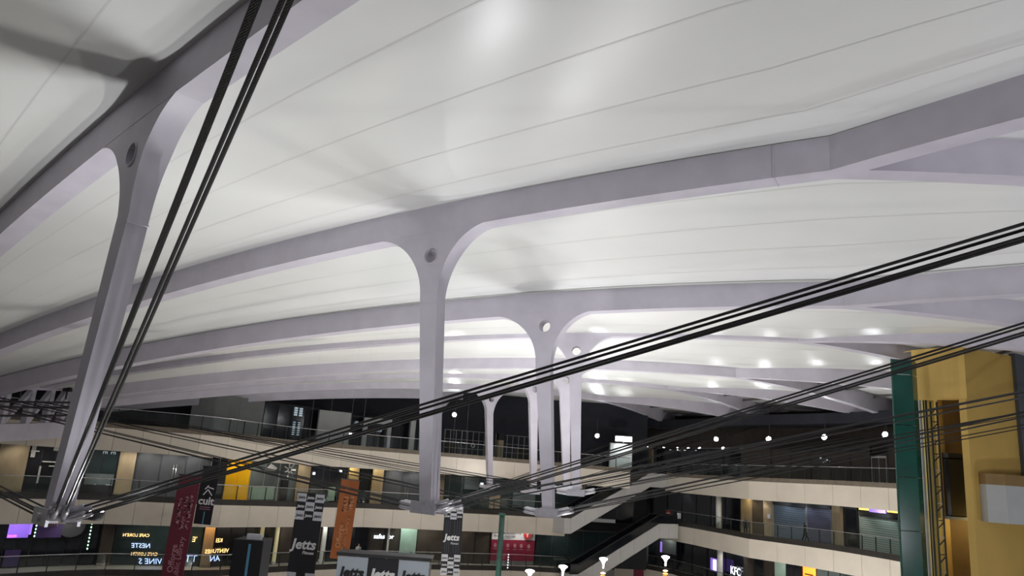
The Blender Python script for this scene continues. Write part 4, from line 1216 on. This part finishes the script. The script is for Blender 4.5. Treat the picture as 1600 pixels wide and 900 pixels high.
# lotus shaped street lamps
for (px, py, Y, k) in ((828, 893, 52, 'leftmost'), (880, 886, 54, 'second'), (943, 874, 56, 'third'), (1040, 871, 58, 'rightmost')):
    p = at(px, py, Y)
    root = empty('street_lamp', Vector((p.x, p.y, 0)), 'tall street lamp with a glowing bowl head, %s of four' % k, 'street lamp', 'street lamps in the atrium')
    MB().lathe((p.x, p.y, 0), [(.30, 0), (.30, .5), (.14, .7), (.10, p.z - .9)], 10).build('post', 'dark', root, True)
    MB().lathe(p, [(.05, -.6), (.06, -.32), (.15, -.12), (.30, 0), (.30, .07), (.12, .13)], 14).build('bowl', 'e_white', root, True)
    for j in range(9):
        z = p.z - 1.0 - j * .2
        MB().lathe((p.x, p.y, z), [(.10, 0), (.20, .06), (.10, .12)], 8).build('fairy_light_ring', 'e_orange' if (j % 3) else 'e_warm', root)
    if px in (943, 1040):
        for j in range(3):
            MB().lathe((p.x, p.y, p.z - 1.7 - j * .22), [(.2, 0), (.5, .03), (.2, .1)], 10).build('lit_collar', 'e_red', root)

# ------------------------------------------------------------------ floodlights on the top floor
def flood(px, py, Y, label, aim, power=FLOOD_W, r=.22):
    p = at(px, py, Y)
    root = empty('floodlight', p, label, 'floodlight', 'floodlights on the top floor')
    d = Vector(aim).normalized(); s = d.cross(Vector((0, 0, 1))).normalized()
    MB().tube([p - d * .32, p - d * .28, p - d * .02, p], 0, 12, True, [.10, r * .8, r * 1.15, r * 1.15]).build('housing', 'dark', root, True)
    MB().tube([p, p + d * .03], r, 12).build('lens', 'e_flood', root)
    MB().beam(p - d * .2, Vector((p.x, p.y, 20.0)) - d * .2, .05, .05, (1, 0, 0)).build('hanger', 'dark', root)
    lamp('beam', 'SPOT', p + d * .06, power, (.93, .97, 1), root, aim, radians(125), r, .6)
flood(710, 648, 75.5, 'floodlight glaring just right of the strut left of the middle', (-.05, -1, .12), 500)
flood(933, 681, 79, 'floodlight right of the far struts over the kiosk', (-.1, -1, .12), 500)
flood(1119, 686, 76, 'floodlight beyond the row of bulbs, first of the right wing', (-.5, -.8, .15))
flood(1201, 686, 68, 'floodlight over the brown wall, second on the right wing', (-.6, -.7, .15))
flood(1288, 683, 63, 'floodlight over the dark panels, third on the right wing', (-.7, -.6, .18))
flood(1383, 679, 57, 'floodlight beside the green glass edge, fourth on the right wing', (-.8, -.5, .18))

# ------------------------------------------------------------------ people
def person(p, face, label, height, m, step=.25, arm=.12):
    """standing or walking figure from one skinned skeleton"""
    root = empty('person', p, label, 'person', 'people on the galleries')
    k = height / 1.72
    d = Vector(face).normalized(); s = Vector((-d.y, d.x, 0))
    V = []; E = []; Rr = []
    def add(f_, l, z, r_, parent=None):
        V.append(tuple(p + (d * f_ + s * l + Vector((0, 0, z))) * k)); Rr.append(r_ * k)
        if parent is not None: E.append((parent, len(V) - 1))
        return len(V) - 1
    hip = add(0, 0, .95, .135); waist = add(.01, 0, 1.12, .125, hip); chest = add(.02, 0, 1.32, .145, waist); neck = add(.02, 0, 1.47, .06, chest)
    head = add(.035, 0, 1.56, .085, neck); top = add(.03, 0, 1.66, .085, head)
    for sd, f0 in ((1, step), (-1, -step)):
        h_ = add(0, sd * .10, .88, .095, hip); kn = add(f0 * .6 + .03, sd * .10, .50, .062, h_); an = add(f0, sd * .10, .09, .042, kn); to = add(f0 + .15, sd * .10, .045, .04, an)
        sh = add(.02, sd * .19, 1.40, .06, chest); el = add(-f0 * .5, sd * .24, 1.12, .044, sh); ha = add(-f0 * .7 + .08, sd * .24, .90, .034, el); fi = add(-f0 * .7 + .11, sd * .23, .80, .028, ha)
    me = D.meshes.new('body'); me.from_pydata(V, E, [])
    o = D.objects.new('body', me); link(o, root)
    sk = o.modifiers.new('skin', 'SKIN'); sk.use_smooth_shade = True
    for i_, r_ in enumerate(Rr): me.skin_vertices[0].data[i_].radius = (r_, r_)
    me.skin_vertices[0].data[0].use_root = True
    o.modifiers.new('sub', 'SUBSURF').levels = 1
    me.materials.append(M[m])
    hp = p + (d * .035 + Vector((0, 0, 1.60))) * k
    MB().lathe(hp + d * .03 * k, [(.02, -.13 * k), (.075 * k, -.06 * k), (.085 * k, 0), (.06 * k, .05 * k)], 10).build('face', 'skin', root, True)
    MB().lathe(hp - d * .012 * k, [(.07 * k, -.08 * k), (.105 * k, 0), (.10 * k, .06 * k), (.05 * k, .12 * k)], 10).build('hair', 'ink', root, True)
person(gp('R', 1257, Z2, 2.2), (1, -.9, 0), 'person in dark clothes walking in front of the closed shutters', 1.78, 'cloth1', .26)
person(gp('R', 1165, Z2, 2.0), (-.3, -1, 0), 'person in navy standing by the yellow lit pillar on the right wing', 1.72, 'cloth2', .06)
person(gp('L', 558, Z1, 3.0), (.4, -1, 0), 'person in a white shirt on the lower floor right of the orange banner', 1.70, 'cloth3', .08)
# small stop sign and notice on the right wing railing
p = gp('R', 1044, Z2, -.15, .1)
root = empty('stop_sign', p, 'small red sign with a white bar at the escalator head', 'sign')
q = p + Vector((0, 0, 1.05))
MB().tube([p, q], .04, 6).build('stand', 'dark', root)
MB().tube([q - Vector((0, .05, 0)), q], .28, 14).build('disc', 'redlogo', root)
MB().box(q.x - .18, q.x + .18, q.y - .07, q.y - .05, q.z - .05, q.z + .05).build('bar', 'inkw', root)
p = gp('R', 1061, Z2, -.1, .75)
root = empty('notice', p, 'white notice on the glass railing near the escalator head', 'notice')
MB().box(p.x - .2, p.x + .2, p.y - .03, p.y, p.z, p.z + .55).build('paper', 'whitecloth', root)
MB().box(p.x - .22, p.x + .22, p.y, p.y + .03, p.z - .03, p.z + .58).build('backing', 'greywall', root)
